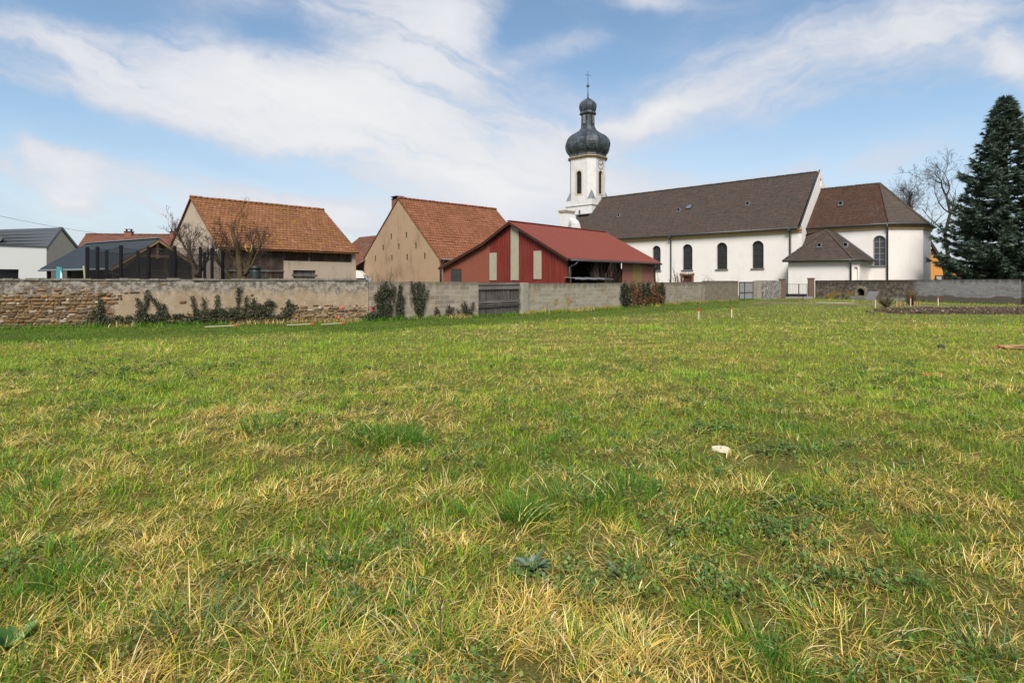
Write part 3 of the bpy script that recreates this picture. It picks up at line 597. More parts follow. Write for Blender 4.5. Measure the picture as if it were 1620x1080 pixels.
b = MB(); b.loft([[(*p, zz(Y)-.05) for p in scaled(rr(h_))] for Y, h_ in ((522,66),(518,80),(508,82),(500,74),(490,71),(470,79),(450,84),(430,85.5),(410,83),(392,74),(375,58),(360,40),(347,20),(335,9))]); b.build('lantern_dome', SLATE, CH)
b = MB()
for fn in (lambda a, z, d: (TC[0]+a, TC[1]-.93-d, z), lambda a, z, d: (TC[0]+.98+d, TC[1]+a, z)):
    b = MB()
    for i in range(7): z_ = zz(625)+i*.19; b.face([fn(-.24, z_, .09), fn(.24, z_, .09), fn(.24, z_+.13, .0), fn(-.24, z_+.13, .0)])
    b.build('lantern_louvre', LATT, CH)
b = MB(); b.tube([(*TC, zz(345)), (*TC, zz(225))], [.10, .05], 8); sp = b.build('spire', SLATE, CH)
b = MB(); b.lathe([(.02, zz(226)), (.17, zz(221)), (.25, zz(208)), (.17, zz(195)), (.02, zz(190))], 12, *TC, 0, 0, True); b.build('spire_ball', SLATE, sp)
b = MB(); b.tube([(*TC, zz(195)), (*TC, zz(55))], .035, 6); dx_, dy_ = .81, .59
for hz, hl in ((93, .36),): b.tube([(TC[0]-dx_*hl, TC[1]-dy_*hl, zz(hz-4)), (TC[0]+dx_*hl, TC[1]+dy_*hl, zz(hz+4))], .03, 6)
for a_s, hz in ((-.36, 89), (.36, 97), (0, 57), (0, 132)):
    b.lathe([(.01, zz(hz)-.07), (.07, zz(hz)), (.01, zz(hz)+.07)], 6, TC[0]+dx_*a_s, TC[1]+dy_*a_s)
b.build('spire_cross', IRON, sp)
b = MB(); cy_, cz_ = 6.55, 19.80
for k_ in range(12):
    t = math.pi*2*k_/12; r1, r2 = .62, .78; b.beam((-30.96, cy_+r1*math.sin(t), cz_+r1*math.cos(t)), (-30.96, cy_+r2*math.sin(t), cz_+r2*math.cos(t)), .09, .03, 0, (1, 0, 0))
b.tube([(-30.97, cy_+.70*math.sin(math.pi*2*q/24), cz_+.70*math.cos(math.pi*2*q/24)) for q in range(25)], .018, 4, cap=False); ck = b.build('clock', m_plain('worn_clock_paint', (.20, .19, .18), .7, .2), CH); b = MB()
b.beam((-30.94, cy_, cz_), (-30.94, cy_-.42, cz_+.12), .09, .02, 0, (1, 0, 0)); b.beam((-30.93, cy_+.1, cz_-.06), (-30.93, cy_+.52, cz_+.34), .07, .02, 0, (1, 0, 0)); b.build('clock_hands', IRON, ck)
b = MB(); b.panel(lambda a, z, d: (a, 4.21-.004, z), arch(-33.3, .17, 11.98, 12.75, 8)); b.build('niche', SAND2, CH)
# west front returning beside the tower
vol = [(-33.4, 0), (-31.0, 0), (-31.0, 8.2), (-30.85, 9.0), (-30.85, 9.6), (-31.0, 10.2), (-31.3, 10.7), (-31.75, 11.05), (-31.9, 11.6), (-33.4, 11.6)]
b = MB(); b.prism(XZ(-.34), vol, 0, 1.6); b.box(-33.45, -32.35, -.48, 1.6, 0, 11.9); b.build('west_front', PL_TOWER, CH)
b = MB(); b.box(-33.55, -32.27, -.60, 1.7, 11.9, 12.1); b.box(-33.65, -32.18, -.70, 1.8, 12.103, 12.28); b.build('pilaster_cap', TRIM_P, CH)
b = MB(); b.lathe([(.27, 9.3), (.25, 9.55), (.20, 10.0), (.15, 10.4), (.05, 10.55)], 10, -31.55, -.42, 0, 0, True); b.build('slate_finial', LEAD, CH)
b = MB(); b.beam((-31.2, 3.9, 11.95), (-33.9, 3.9, 11.95), .7, .12); b.build('flashing', LEAD, CH)

# ------------------------------------------------------------------ barns (local x along the ridge to the right and away, y along the gable to the left and away)
def gable_roof(par, L, w_, ez, rz, over, mat, expo=.33, yl=None, ezl=None, rh=.03, seg=.8, eave=.3):
    """two tiled slopes; front slope falls to y=-eave"""
    yl = 2*w_ if yl is None else yl; ezl = ez if ezl is None else ezl; k_ = (rz-ez)/w_
    q = MB(); q.courses((-over, -eave, ez-k_*eave), (L+over, -eave, ez-k_*eave), (L+over, w_, rz), (-over, w_, rz), expo, rh, seg)
    k2 = (rz-ezl)/(yl-w_); q.courses((-over, yl+eave, ezl-k2*eave), (L+over, yl+eave, ezl-k2*eave), (L+over, w_, rz), (-over, w_, rz), expo, rh, seg)
    for y0_, z0_, y1_, z1_ in ((-eave, ez-k_*eave, w_, rz), (w_, rz, yl+eave, ezl-k2*eave)):
        for xx in (-over, L+over): q.face([(xx, y0_, z0_-.06), (xx, y1_, z1_-.06), (xx, y1_, z1_+.01), (xx, y0_, z0_+.01)])
        q.face([(-over, y0_, z0_-.09), (L+over, y0_, z0_-.09), (L+over, y1_, z1_-.09), (-over, y1_, z1_-.09)])
    r_ = q.build('roof', mat, par); ridge_caps((-over, w_, rz+.02), (L+over, w_, rz+.02), .11, mat, r_)
    return r_
LB = thing('old_barn', 'old barn with lichen stained tile roof above dark wooden boards and a small shuttered opening', 'barn', (-18.56, 36, 0), .7966)
w_, L_, ez, rz = 5.3, 9.7, 4.05, 7.55
b = MB(); b.prism(YZ(0), [(0, 0), (10.6, 0), (10.6, ez), (w_, rz-.12), (0, ez-.1)], 0, .3); b.prism(YZ(L_-.3), [(0, 0), (10.6, 0), (10.6, ez), (w_, rz-.12), (0, ez-.1)], 0, .3); b.box(0.3, L_-.3, 10.3, 10.6, 0, ez-.1)
b.build('gable_wall', BEIGE_G, LB)
b = MB(); b.panel(XZ(.04), rect(4.2, 9.55, 0, 3.12), [rect(4.85, 6.5, 1.0, 2.48)], .3); b.face([(4.2, .04, 3.12), (9.55, .04, 3.12), (9.55, .4, 3.12), (4.2, .4, 3.12)]); b.face([(4.2, .04, 0), (4.2, .04, 3.12), (4.2, .4, 3.12), (4.2, .4, 0)])
b.build('block_infill', BEIGE_G, LB)
b = MB(); b.box(.3, 4.2, .08, .14, .9, 3.9); b.box(4.2, L_-.35, .20, .26, 3.1, 3.9)
b.build('board_wall', WOODDK, LB)
b = MB(); b.box(.3, 4.2, .10, .30, 0, .9); b.build('plinth', BEIGE_G, LB)
for q_ in ((.3, 4.2, .02, .08, 2.35, 2.47), (2.0, 2.12, .0, .018, 1.5, 2.6), (6.0, 6.1, .1, .2, 3.1, 3.9)): b = MB(); b.box(*q_); b.build('rail', WOODGH, LB)
b = MB(); b.box(4.87, 5.66, .16, .20, 1.02, 2.44); b.box(5.69, 6.48, .16, .20, 1.02, 2.44); sh = b.build('shutter', WOODGR, LB)
b = MB(); b.box(4.75, 6.6, -.0, .05, 2.10, 2.2); b.build('shutter_bar', WOODGH, sh)
gable_roof(LB, L_, w_, ez, rz, .12, T_BARN, .33)
# gable barn
GB = thing('gable_barn', 'ochre rendered barn with narrow slit vents in its gable and a clean orange tile roof', 'barn', (-6.02, 47.04, -.2), .7584); GB.scale = (1.12, 1.12, 1.12)
w_, L_, ez, rz, YL = 5.54, 10.5, 3.5, 8.42, 11.13
slits = [(6.65, 5.39), (4.39, 5.37), (7.94, 4.51), (5.5, 4.51), (3.06, 4.45), (9.18, 3.65), (6.55, 3.62), (4.3, 3.61), (1.86, 3.63)]
b = MB(); out_ = [(0, 0), (YL, 0), (YL, 3.75), (w_, rz-.10), (0, ez-.10)]
b.panel(YZ(0), out_, [rect(y_-.10, y_+.10, z_-.22, z_+.24) for y_, z_ in slits], .22, back=False); b.panel(YZ(L_), out_)
b.face([(0, 0, 0), (L_, 0, 0), (L_, 0, ez-.1), (0, 0, ez-.1)]); b.face([(0, YL, 0), (L_, YL, 0), (L_, YL, 3.75), (0, YL, 3.75)])
b.build('rendered_wall', OCHRE_G, GB)
for y_, z_ in slits:
    b = MB(); b.box(.05, .075, y_-.099, y_+.099, z_-.22, z_+.24); b.build('slit_vent', BLACK, GB)
gable_roof(GB, L_, w_, ez, rz, .06, T_MID, .33, YL, 3.75, eave=.28)
b = MB(); b.box(.35, 1.0, 6.35, 7.15, 6.8, 8.5); cm = b.build('chimney', BRICKRED, GB); b = MB(); b.box(.31, 1.04, 6.31, 7.19, 8.5, 8.56)
for yy_ in (6.37, 7.05): b.box(.4, .95, yy_, yy_+.08, 8.56, 8.70)
b.box(.29, 1.06, 6.29, 7.21, 8.70, 8.75); b.build('chimney_cap', IRON, cm)
b = MB(); b.tube([(-.05, -.36, 3.30), (L_, -.36, 3.30)], .08, 7); b.build('gutter', ZINC, GB)
b = MB(); b.tube([(.12, -.36, 3.28), (.12, -.3, 3.05), (.05, -.10, 2.85), (.05, -.10, 0)], .06, 7); b.build('downpipe', ZINC, GB)
# red sheet-metal shed
RS = thing('red_shed', 'red sheet metal shed with pale vertical panels in the gable and an open front bay', 'shed', (3.57, 36.96, .2), .8258); RS.scale = (.88, .88, .88)
w_, L_, ez, rz, YL, ZL = 5.52, 13.2, 3.62, 6.52, 14.0, 3.02
def shed_z(y_): return (ez+(rz-ez)*y_/w_ if y_ < w_ else (rz+(4.95-rz)*(y_-w_)/(8.6-w_) if y_ < 8.6 else 4.95+(ZL-4.95)*(y_-8.6)/(YL-8.6)))-.12
def ribbed(par, name, mat, y0_, y1_, panels):
    q = MB(); top = [(y0_, shed_z(y0_))]+[(k_, shed_z(k_)) for k_ in (w_, 8.6) if y0_ < k_ < y1_]+[(y1_, shed_z(y1_))]
    q.prism(YZ(0), [(y1_, -.3), (y0_, -.3)]+top, 0, .08)
    y_ = y0_+.12
    while y_ < y1_-.02:
        if not any(p0-.02 < y_ < p1+.02 for p0, p1, *_ in panels): q.prism(lambda a, z, d: (-d, a, z), [(y_-.035, -.3), (y_+.035, -.3), (y_+.02, shed_z(y_)-.03), (y_-.02, shed_z(y_)-.03)], 0, .035)
        else:
            for p0, p1, z0_, z1_ in panels:
                if p0-.02 < y_ < p1+.02: q.box(-.03, 0, y_-.03, y_+.03, 0, z0_-.01)
                if p0-.02 < y_ < p1+.02 and shed_z(y_)-.1 > z1_: q.box(-.03, 0, y_-.03, y_+.03, z1_+.01, shed_z(y_)-.05)
        y_ += .27
    return q.build(name, mat, par)
pan = [(7.22, 8.03, 1.8, 4.07), (4.77, 5.62, 1.8, 6.12), (2.42, 3.2, 1.88, 4.06)]
ribbed(RS, 'sheet_wall', REDSHEET, 0, 8.05, pan); ribbed(RS, 'faded_sheet_wall', REDBROWN, 8.05, YL, [(11.5, 12.95, 0, 2.85)])
for p0, p1, z0_, z1_ in pan:
    b = MB(); b.box(-.05, .0, p0, p1, z0_, z1_)
    y_ = p0+.1
    while y_ < p1: b.box(-.066, -.05, y_-.025, y_+.025, z0_+.01, z1_-.01); y_ += .19
    b.build('pale_panel', PALEPANEL, RS)
b = MB(); b.box(-.055, 0, 11.55, 12.9, 1.0, 2.8); wd = b.build('window', TIMBER_D, RS)
for k_ in range(3): b = MB(); b.box(-.065, -.05, 11.62+k_*.44, 11.97+k_*.44, 1.55, 2.7); b.build('pane', GLASS_G, wd)
# front bay, closed end, posts, back wall
b = MB(); b.box(7.7, 13.1, 0, .08, -.3, 3.5)
x_ = 7.8
while x_ < 13.1:
    if not 9.15 < x_ < 10.85: b.box(x_-.03, x_+.03, -.03, 0, 0, 3.48)
    x_ += .27
b.box(13.0, 13.1, .08, 13.9, -.3, 2.9); b.build('end_sheet_wall', m_plain('dusty_pink_sheet', (.27, .115, .085), .65, .12), RS)
b = MB(); b.box(9.2, 10.8, -.05, 0, .9, 3.48)
for k_ in range(8): b.box(9.3+k_*.2, 9.35+k_*.2, -.066, -.05, .92, 3.46)
b.build('olive_panel', OLIVEPANEL, RS)
b = MB(); b.box(.1, 13.0, 6.0, 6.1, -.3, 5.0); b.box(.12, 13.0, .2, 6.0, 0, .03); b.box(7.55, 7.6, .1, 6.0, 0, 3.6); b.build('inner_wall', TIMBER_D, RS)
b = MB(); b.box(.02, .22, -.0, .2, -.3, 3.4); b.box(4.0, 4.2, .05, .25, -.3, 3.4); b.box(.0, 13.1, .02, .2, 3.3, 3.5); b.build('post_and_beam', TIMBER_D, RS)
b = MB(); k_ = (rz-ez)/w_
for (y0_, z0_, y1_, z1_) in ((-.42, ez-.42*k_, w_, rz), (w_, rz, 8.6, 4.95), (8.6, 4.95, YL+.3, ZL-.1)):
    A, B_, C_, D_ = (-.42, y0_, z0_), (13.5, y0_, z0_), (13.5, y1_, z1_), (-.42, y1_, z1_)
    b.face([A, B_, C_, D_]); dn = Vector((0, 0, -.07)); b.face([tuple(Vector(p)+dn) for p in (A, B_, C_, D_)][::-1])
    for p, q in ((A, B_), (B_, C_), (D_, A)): b.face([p, q, tuple(Vector(q)+dn), tuple(Vector(p)+dn)])
x_ = -.38
while x_ < 13.5: b.beam((x_, -.42, ez-.42*k_+.012), (x_, w_, rz+.012), .05, .03); x_ += .25
rr_ = b.build('roof', REDROOF, RS); b = MB(); b.beam((-.45, w_, rz+.03), (13.52, w_, rz+.03), .35, .05); b.build('ridge_cap', REDROOF, rr_)
b = MB()
for y_ in (7.0, 8.3, 9.6, 10.9, 12.2, 4.2, 2.9, 1.4): b.box(-.40, .0, y_-.06, y_+.06, shed_z(y_)-.13, shed_z(y_)+.03)
for (y0_, y1_) in ((-.4, w_), (w_, 8.6), (8.6, YL+.2)): b.beam((-.36, y0_, shed_z(max(0, y0_))-.02-(.2 if y0_ < 0 else 0)), (-.36, y1_, shed_z(y1_)-.02), .04, .20)
b.build('rafter_ends', TIMBER_D, RS)
b = MB(); b.tube([(-.2, -.50, ez-.36), (13.5, -.50, ez-.36)], .08, 7); b.build('gutter', ZINC, RS)
for x_ in (.15, 12.95): b = MB(); b.tube([(x_+.5 if x_ < 1 else x_, -.50, ez-.40), (x_+.4 if x_ < 1 else x_, -.45, ez-.6), (x_, -.12, ez-.85), (x_, -.1, 0)], .065, 7); b.build('downpipe', ZINC, RS)
# stack of timber under a sheet, lying in the open bay
WS = thing('timber_stack', 'stack of rough timber under a grey sheet in the open bay of the red shed', 'timber stack', (3.57, 36.96, .2), .8258); WS.scale = (.88, .88, .88)
b = MB()
for i in range(46):
    y_ = -.9+random.random()*.85; z_ = -.15+.14*(i//4); x_ = random.uniform(-.3, .4); b.beam((x_-.3, y_, z_+random.uniform(-.02, .02)), (x_+4.6+random.uniform(-.5, .9), y_+random.uniform(-.08, .08), z_+random.uniform(-.03, .05)), random.uniform(.08, .2), .11)
b.build('logs', m_plain('rough_timber', (.16, .10, .065), .9, .5, 4), WS)
b = MB(); n = 14
for i in range(n):
    x0_, x1_ = -.35+i*.36, -.35+(i+1)*.36; h0, h1 = 1.98+.02*math.sin(i*1.7), 1.98+.02*math.sin((i+1)*1.7); b.face([(x0_, -1.0, h0-.06), (x1_, -1.0, h1-.06), (x1_, .05, h1+.03), (x0_, .05, h0+.03)]); b.face([(x0_, -1.0, h0-.14), (x1_, -1.0, h1-.14), (x1_, -1.0, h1-.06), (x0_, -1.0, h0-.06)])
b.build('cover_sheet', m_plain('worn_cover_sheet', (.20, .205, .21), .6, .5, 2.2), WS)
b = MB(); b.beam((.55, .4, 1.6), (.55, .4, 2.75), .14, .06); b.beam((.95, .4, 1.6), (.95, .4, 2.7), .14, .06); b.build('upright_boards', TIMBER, WS)

# ------------------------------------------------------------------ carport, modern house, far houses
CP = thing('open_timber_shelter', 'open timber shelter with blue grey sheet roof and log wall behind the trampoline', 'shelter', (-21.77, 31, 0), -.5374927)
W1, W2, ez, rz, XL = 2.26, 4.55, 2.62, 4.17, -8.4
b = MB()
for (y0_, z0_, y1_, z1_) in ((-.25, ez-.17, W1, rz), (W1, rz, W2+.25, 2.5)):
    A, B_, C_, D_ = (XL, y0_, z0_), (.35, y0_, z0_), (.35, y1_, z1_), (XL, y1_, z1_); b.face([A, B_, C_, D_]); dn = Vector((0, 0, -.06)); b.face([tuple(Vector(p)+dn) for p in (A, B_, C_, D_)][::-1])
    for p, q in ((A, B_), (B_, C_), (C_, D_), (D_, A)): b.face([p, q, tuple(Vector(q)+dn), tuple(Vector(p)+dn)])
x_ = XL
while x_ < .35: b.beam((x_, -.25, ez-.155), (x_, W1, rz+.012), .05, .035); x_ += .21
b.build('roof', BLUEROOF, CP)
b = MB(); b.beam((XL, W1, rz+.03), (.36, W1, rz+.03), .3, .04); b.build('ridge_cap', LEAD, CP)
b = MB(); b.beam((.31, -.25, ez-.28), (.31, W1, rz-.11), .06, .16); b.beam((.31, W1, rz-.11), (.31, W2+.25, 2.38), .06, .16); b.build('barge_board', TIMBER, CP)
b = MB(); b.beam((.1, W1, 3.02), (.1, W1, rz-.1), .13, .13); b.beam((.1, .95, 3.16), (.1, 3.6, 3.16), .11, .15); b.beam((.1, .55, 2.55), (.1, 1.1, 3.1), .11, .12); b.build('truss', TIMBER, CP)
b = MB()
for x_ in (0, -2.7, -5.4, -8.1):
    for y_ in (.1, W2-.1): b.box(x_-.08, x_+.08, y_-.08, y_+.08, 0, 2.42)
for y_ in (.1, W2-.1): b.box(XL+.1, .1, y_-.07, y_+.07, 2.42, 2.55)
b.build('posts', TIMBER_D, CP)
b = MB(); b.box(-.1, -.02, .2, W2-.2, 0, 2.42); b.box(-8.2, -.1, 1.3, 1.36, 0, 2.42); b.build('log_wall_and_dark_back', LOGS, CP)  # long dark boards added inside stand in for shade under the eave
b = MB(); b.tube([(XL, -.32, ez-.26), (.3, -.32, ez-.26)], .055, 7); b.build('gutter', LEAD, CP)
b = MB(); b.tube([(.1, -.32, ez-.3), (.12, -.25, ez-.42), (.15, .35, ez-.6), (.15, .40, 0)], .045, 7); b.build('downpipe', LEAD, CP)
MH = thing('modern_house', 'modern white house with grey seam roof and beige gable at the left edge', 'house', (0, 0, 0))
G0 = Vector((-36.85, 45, 0)); gd = Vector((-.326, .945, 0)); ld = Vector((-.945, -.326, 0))
G = lambda a, bz: tuple(G0+gd*a+Vector((0, 0, bz)))
# gable profile solved along its own wall, apex in the middle
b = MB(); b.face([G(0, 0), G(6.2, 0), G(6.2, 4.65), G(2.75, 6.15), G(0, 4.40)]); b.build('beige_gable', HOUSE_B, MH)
b = MB(); P0, P1 = Vector(G(0, 4.42)), Vector(G(2.75, 6.2)); Q0, Q1 = P0+ld*13, P1+ld*13+Vector((0, 0, -.9)); b.face([P0, P1, Q1, Q0]); b.face([P1, G(6.3, 4.62), Vector(G(6.3, 4.62))+ld*13, Q1])
for i in range(1, 6): t = i/6; b.beam(P0.lerp(P1, t), Q0.lerp(Q1, t), .10, .09)
b.build('seam_roof', GREYROOF, MH)
b = MB(); b.beam(Vector(G(-.12, 4.30)), Vector(G(2.75, 6.16)), .22, .22); b.beam(Vector(G(2.75, 6.16)), Vector(G(6.5, 4.55)), .22, .22); b.build('verge_trim', GREYROOF, MH)
e0 = Vector((-36.45, 44.55, 0)); ed = Vector((-.699, -.715, 0)); en = Vector((.715, -.699, 0)); EX = lambda a, bz, d: tuple(e0+ed*a-en*d+Vector((0, 0, bz)))
b = MB(); b.panel(EX, rect(0, 5.2, 0, 4.36), [rect(1.65, 4.0, .6, 2.62)], .25); b.face([EX(0, 0, 0), EX(0, 4.36, 0), EX(0, 4.36, .9), EX(0, 0, .9)]); b.build('white_wall', HOUSE_W, MH)
b = MB(); b.prism(EX, rect(-.04, 5.2, 4.362, 4.46), -.06, .8); b.build('parapet_cap', GREYROOF, MH)
b = MB(); b.panel(lambda a, z, d: EX(a, z, .24), rect(1.65, 4.0, .6, 2.62)); wd = b.build('window', m_plain('black_window_glass', (.016, .017, .019), .15, .3, 2, 0, 0, .5), MH)
b = MB(); b.prism(EX, rect(3.35, 3.42, .6, 2.62), .16, .23); b.prism(EX, rect(3.5, 4.0, .6, 2.4), .20, .23); b.build('blind', LATT, wd)
b = MB(); q = P0.lerp(P1, .28)+ld*3.2; b.tube([q, q+Vector((.12, -.35, .12))], [.17, .26], 10); b.tube([q+Vector((0, 0, -.3)), q], .1, 8); b.build('flue', IRON, MH)

def far_house(name, label, a, d, L, wd_, ez, rz, roofm, wallm, chim=(), loc_cat='house', hip=False):
    """house whose roof slope faces us: a = front-left eave corner, d = direction along the ridge"""
    th = math.atan2(d[1], d[0]); T = thing(name, label, loc_cat, (a[0], a[1], 0), th); q = MB()
    q.box(0, L, 0, wd_, 0, ez); 
    for xx in (0, L): q.face([(xx, 0, ez), (xx, wd_, ez), (xx, wd_/2, rz-.1)])
    q.build('wall', wallm, T); r_ = gable_roof(T, L, wd_/2, ez, rz, .15, roofm, .3, seg=1.2)
    for cx_, w2, h2 in chim:
        c_ = MB(); c_.box(cx_-w2/2, cx_+w2/2, wd_/2-.3, wd_/2+.3, rz-.8, rz+h2); co = c_.build('chimney', BRICKRED, T)
        c_ = MB(); c_.box(cx_-w2/2-.06, cx_+w2/2+.06, wd_/2-.36, wd_/2+.36, rz+h2, rz+h2+.07); c_.box(cx_-w2*.4, cx_-w2*.25, wd_/2-.1, wd_/2+.1, rz+h2+.07, rz+h2+.32); c_.box(cx_+w2*.25, cx_+w2*.4, wd_/2-.1, wd_/2+.1, rz+h2+.07, rz+h2+.32); c_.box(cx_-w2*.5, cx_+w2*.5, wd_/2-.2, wd_/2+.2, rz+h2+.32, rz+h2+.38); c_.build('chimney_cap', IRON, co)
    return T
H1 = far_house('red_roof_house', 'distant house with plain red tile roof and brick chimney behind the white house', (-74, 70), (1, .06), 15.2, 7, 4.4, 7.25, T_RED, TAN_R, ((14.3, .8, .55),))
b = MB(); b.tube([(10.75, 3.5, 7.2), (10.75, 3.5, 8.35)], .03, 5)
b.tube([(9.6, 3.5, 8.38), (11.8, 3.5, 8.30)], .022, 5)
for k_ in range(6): b.tube([(9.7+k_*.38, 3.2, 8.36), (9.7+k_*.38, 3.8, 8.36)], .015, 4)
b.build('antenna', LATT, H1)
far_house('mottled_roof_house', 'distant house with mottled red and brown tile roof behind the timber shelter', (-55.6, 71), (1, .10), 14, 8, 3.8, 7.9, T_RED, TAN_R, ((5.2, .9, .35), (10.8, .7, .4)))
S1 = thing('small_red_house', 'small house with steep red tile roof between the two barns', 'house', (-17.9, 55, 0), .02)
b = MB(); b.courses((-.6, -.3, 2.75), (2.2, -.3, 2.75), (7.6, 4.2, 6.9), (2.1, 4.2, 6.3), .3, .03, .8); b.face([(-.6, 8.6, 2.75), (7.6, 8.6, 2.9), (7.6, 4.2, 6.9), (2.1, 4.2, 6.3)]); b.build('roof', T_RED, S1)
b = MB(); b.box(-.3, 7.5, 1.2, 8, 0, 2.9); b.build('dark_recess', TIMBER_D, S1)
b = MB(); b.box(-.4, 7.4, -.05, .15, 0, 2.02); b.build('low_wall', m_plain('pale_blue_grey_wall', (.33, .36, .40), .9, .1), S1)
b = MB(); b.box(5.0, 5.75, 3.9, 4.5, 5.9, 7.05); c_ = b.build('chimney', BRICKRED, S1); b = MB(); b.box(4.95, 5.8, 3.85, 4.55, 7.05, 7.12); b.box(5.05, 5.15, 4, 4.4, 7.12, 7.35); b.box(5.6, 5.7, 4, 4.4, 7.12, 7.35); b.box(5.0, 5.75, 3.95, 4.45, 7.35, 7.4); b.build('chimney_cap', IRON, c_)
VN = thing('parked_trailer', 'white trailer just visible under the small red roof', 'trailer', (-17.2, 54.2, 0), .02)
b = MB(); b.prism(XZ(0), [(1.4, 2.0), (3.1, 2.0), (3.0, 2.35), (2.5, 2.75), (1.5, 2.8)], 0, 1.6); b.box(0.0, .7, .1, 1.6, 1.9, 2.7); b.build('body', WHITE, VN); b = MB(); b.box(2.0, 2.25, -.03, 0, 2.3, 2.6); b.build('window', GLASS_D, VN)
b = MB(); b.box(.1, 3.0, .2, 1.4, .5, 2.0); b.build('chassis', IRON, VN)
OH = thing('orange_house', 'orange house with dark roof peeping out between apse and spruce', 'house', (60.2, 85, 0), -.25)
b = MB(); b.prism(XZ(0), [(-2.5, 0), (6.5, 0), (6.5, 2.6), (2.0, 6.4), (-2.5, 2.6)], 0, 9); b.build('wall', ORANGE_R, OH)
b = MB()
for p, q in (((-3.0, 2.3), (2.0, 6.55)), ((7.0, 2.3), (2.0, 6.55))): b.courses((p[0], -.5, p[1]), (p[0], 9.3, p[1]), (q[0], 9.3, q[1]), (q[0], -.5, q[1]), .3, .03, 1.)
b.build('roof', T_DARK, OH); b = MB(); b.box(2.6, 4.2, -.06, 0, 1.0, 2.6); wd = b.build('window', TIMBER_D, OH); b = MB(); b.box(2.75, 3.4, -.08, -.05, 1.1, 2.45); b.build('pane', LATT, wd)
FH = far_house('cream_house', 'cream house glimpsed low behind the spruce trunk', (66, 78), (1, -.3), 22, 8, 2.6, 4.6, T_DARK, m_plaster('cream_render', (.66, .58, .45), (.5, .42, .32), .3))
# ------------------------------------------------------------------ boundary walls, gates
def wall_frame(a, c): d = (c[0]-a[0], c[1]-a[1]); return math.hypot(*d), math.atan2(d[1], d[0])
def wall(name, label, a, c, h, mat, thick=.35, step=.3, rough=.03, x0=0, hend=None, cat='wall', cap=None, sag=.02):
    """free-standing wall with slightly uneven face and top; local x along it, front face at y=0"""
    L, th = wall_frame(a, c); q = MB(); n = max(2, int((L-x0)/step)); xs = [x0+(L-x0)*i/n for i in range(n+1)]; hend = h if hend is None else hend; nzs = 7
    hs = [h+(hend-h)*(x-x0)/(L-x0)+random.uniform(-sag, sag) for x in xs]
    grid = [[(x, random.uniform(-rough, rough)*(0 if j in () else 1), -.15+(hh+.15)*j/nzs) for j in range(nzs+1)] for x, hh in zip(xs, hs)]
    for i in range(n):
        for j in range(nzs): q.face([grid[i][j], grid[i+1][j], grid[i+1][j+1], grid[i][j+1]])
        A, B_ = grid[i][-1], grid[i+1][-1]; q.face([A, B_, (B_[0], thick, B_[2]), (A[0], thick, A[2])]); q.face([(A[0], thick, -.15), (B_[0], thick, -.15), (B_[0], thick, B_[2]), (A[0], thick, A[2])])
    for g_, e in ((grid[0], 0), (grid[-1], 1)):
        p = [*g_, (g_[-1][0], thick, g_[-1][2]), (g_[0][0], thick, -.15)]; q.face(p)
    o_ = q.build(name, mat, None, (a[0], a[1], 0), th); tag(o_, label, cat); return o_, L, th
R0, R1, G1, G2 = (-18.36, 20.4), (-6.13, 24.29), (-1.61, 27.32), (.43, 29.55)
K0, K1, K2, K3 = (.85, 30.05), (6.72, 35.58), (15.71, 46.36), (20.29, 51.0)
OW, OL, OT = wall('old_wall', 'long old rubble and lime plaster wall with dark stained top at the left', R0, R1, 1.75, OLDWALL, .45, .22, .010, -9.0, sag=.028)
q = MB(); x_ = -9.0
while x_ < OL:                           # weathered coping stones along the top
    l_ = random.uniform(.25, .6); h_ = random.uniform(.03, .08); q.box(x_, min(OL, x_+l_)-.012, -.04+random.uniform(-.02, .02), .47, 1.735, 1.75+h_); x_ += l_
q.build('coping', m_plaster('coping_stone', (.17, .155, .125), (.40, .37, .31), .6, 5., .6), OW)
wall('block_wall', 'grey concrete block wall with ivy stems between the old wall and wooden gate', R1, G1, 1.68, BLOCK1, .22, .26, .008, .02, sag=.008)
wall('mossy_block_wall', 'block wall with yellow lichen to the right of the wooden gate', K0, K1, 1.60, BLOCK2, .22, .26, .008, 0, 1.59, sag=.008)
wall('plain_block_wall', 'pale block wall running from the brown ivy towards the pebbled section', K1, K2, 1.60, BLOCK2, .22, .26, .008, .02, 1.66, sag=.008)
wall('pebble_wall', 'slightly taller wall of small pebbly blocks left of the grey metal gate', K2, K3, 1.74, BLOCK3, .25, .25, .012, .02, sag=.01)
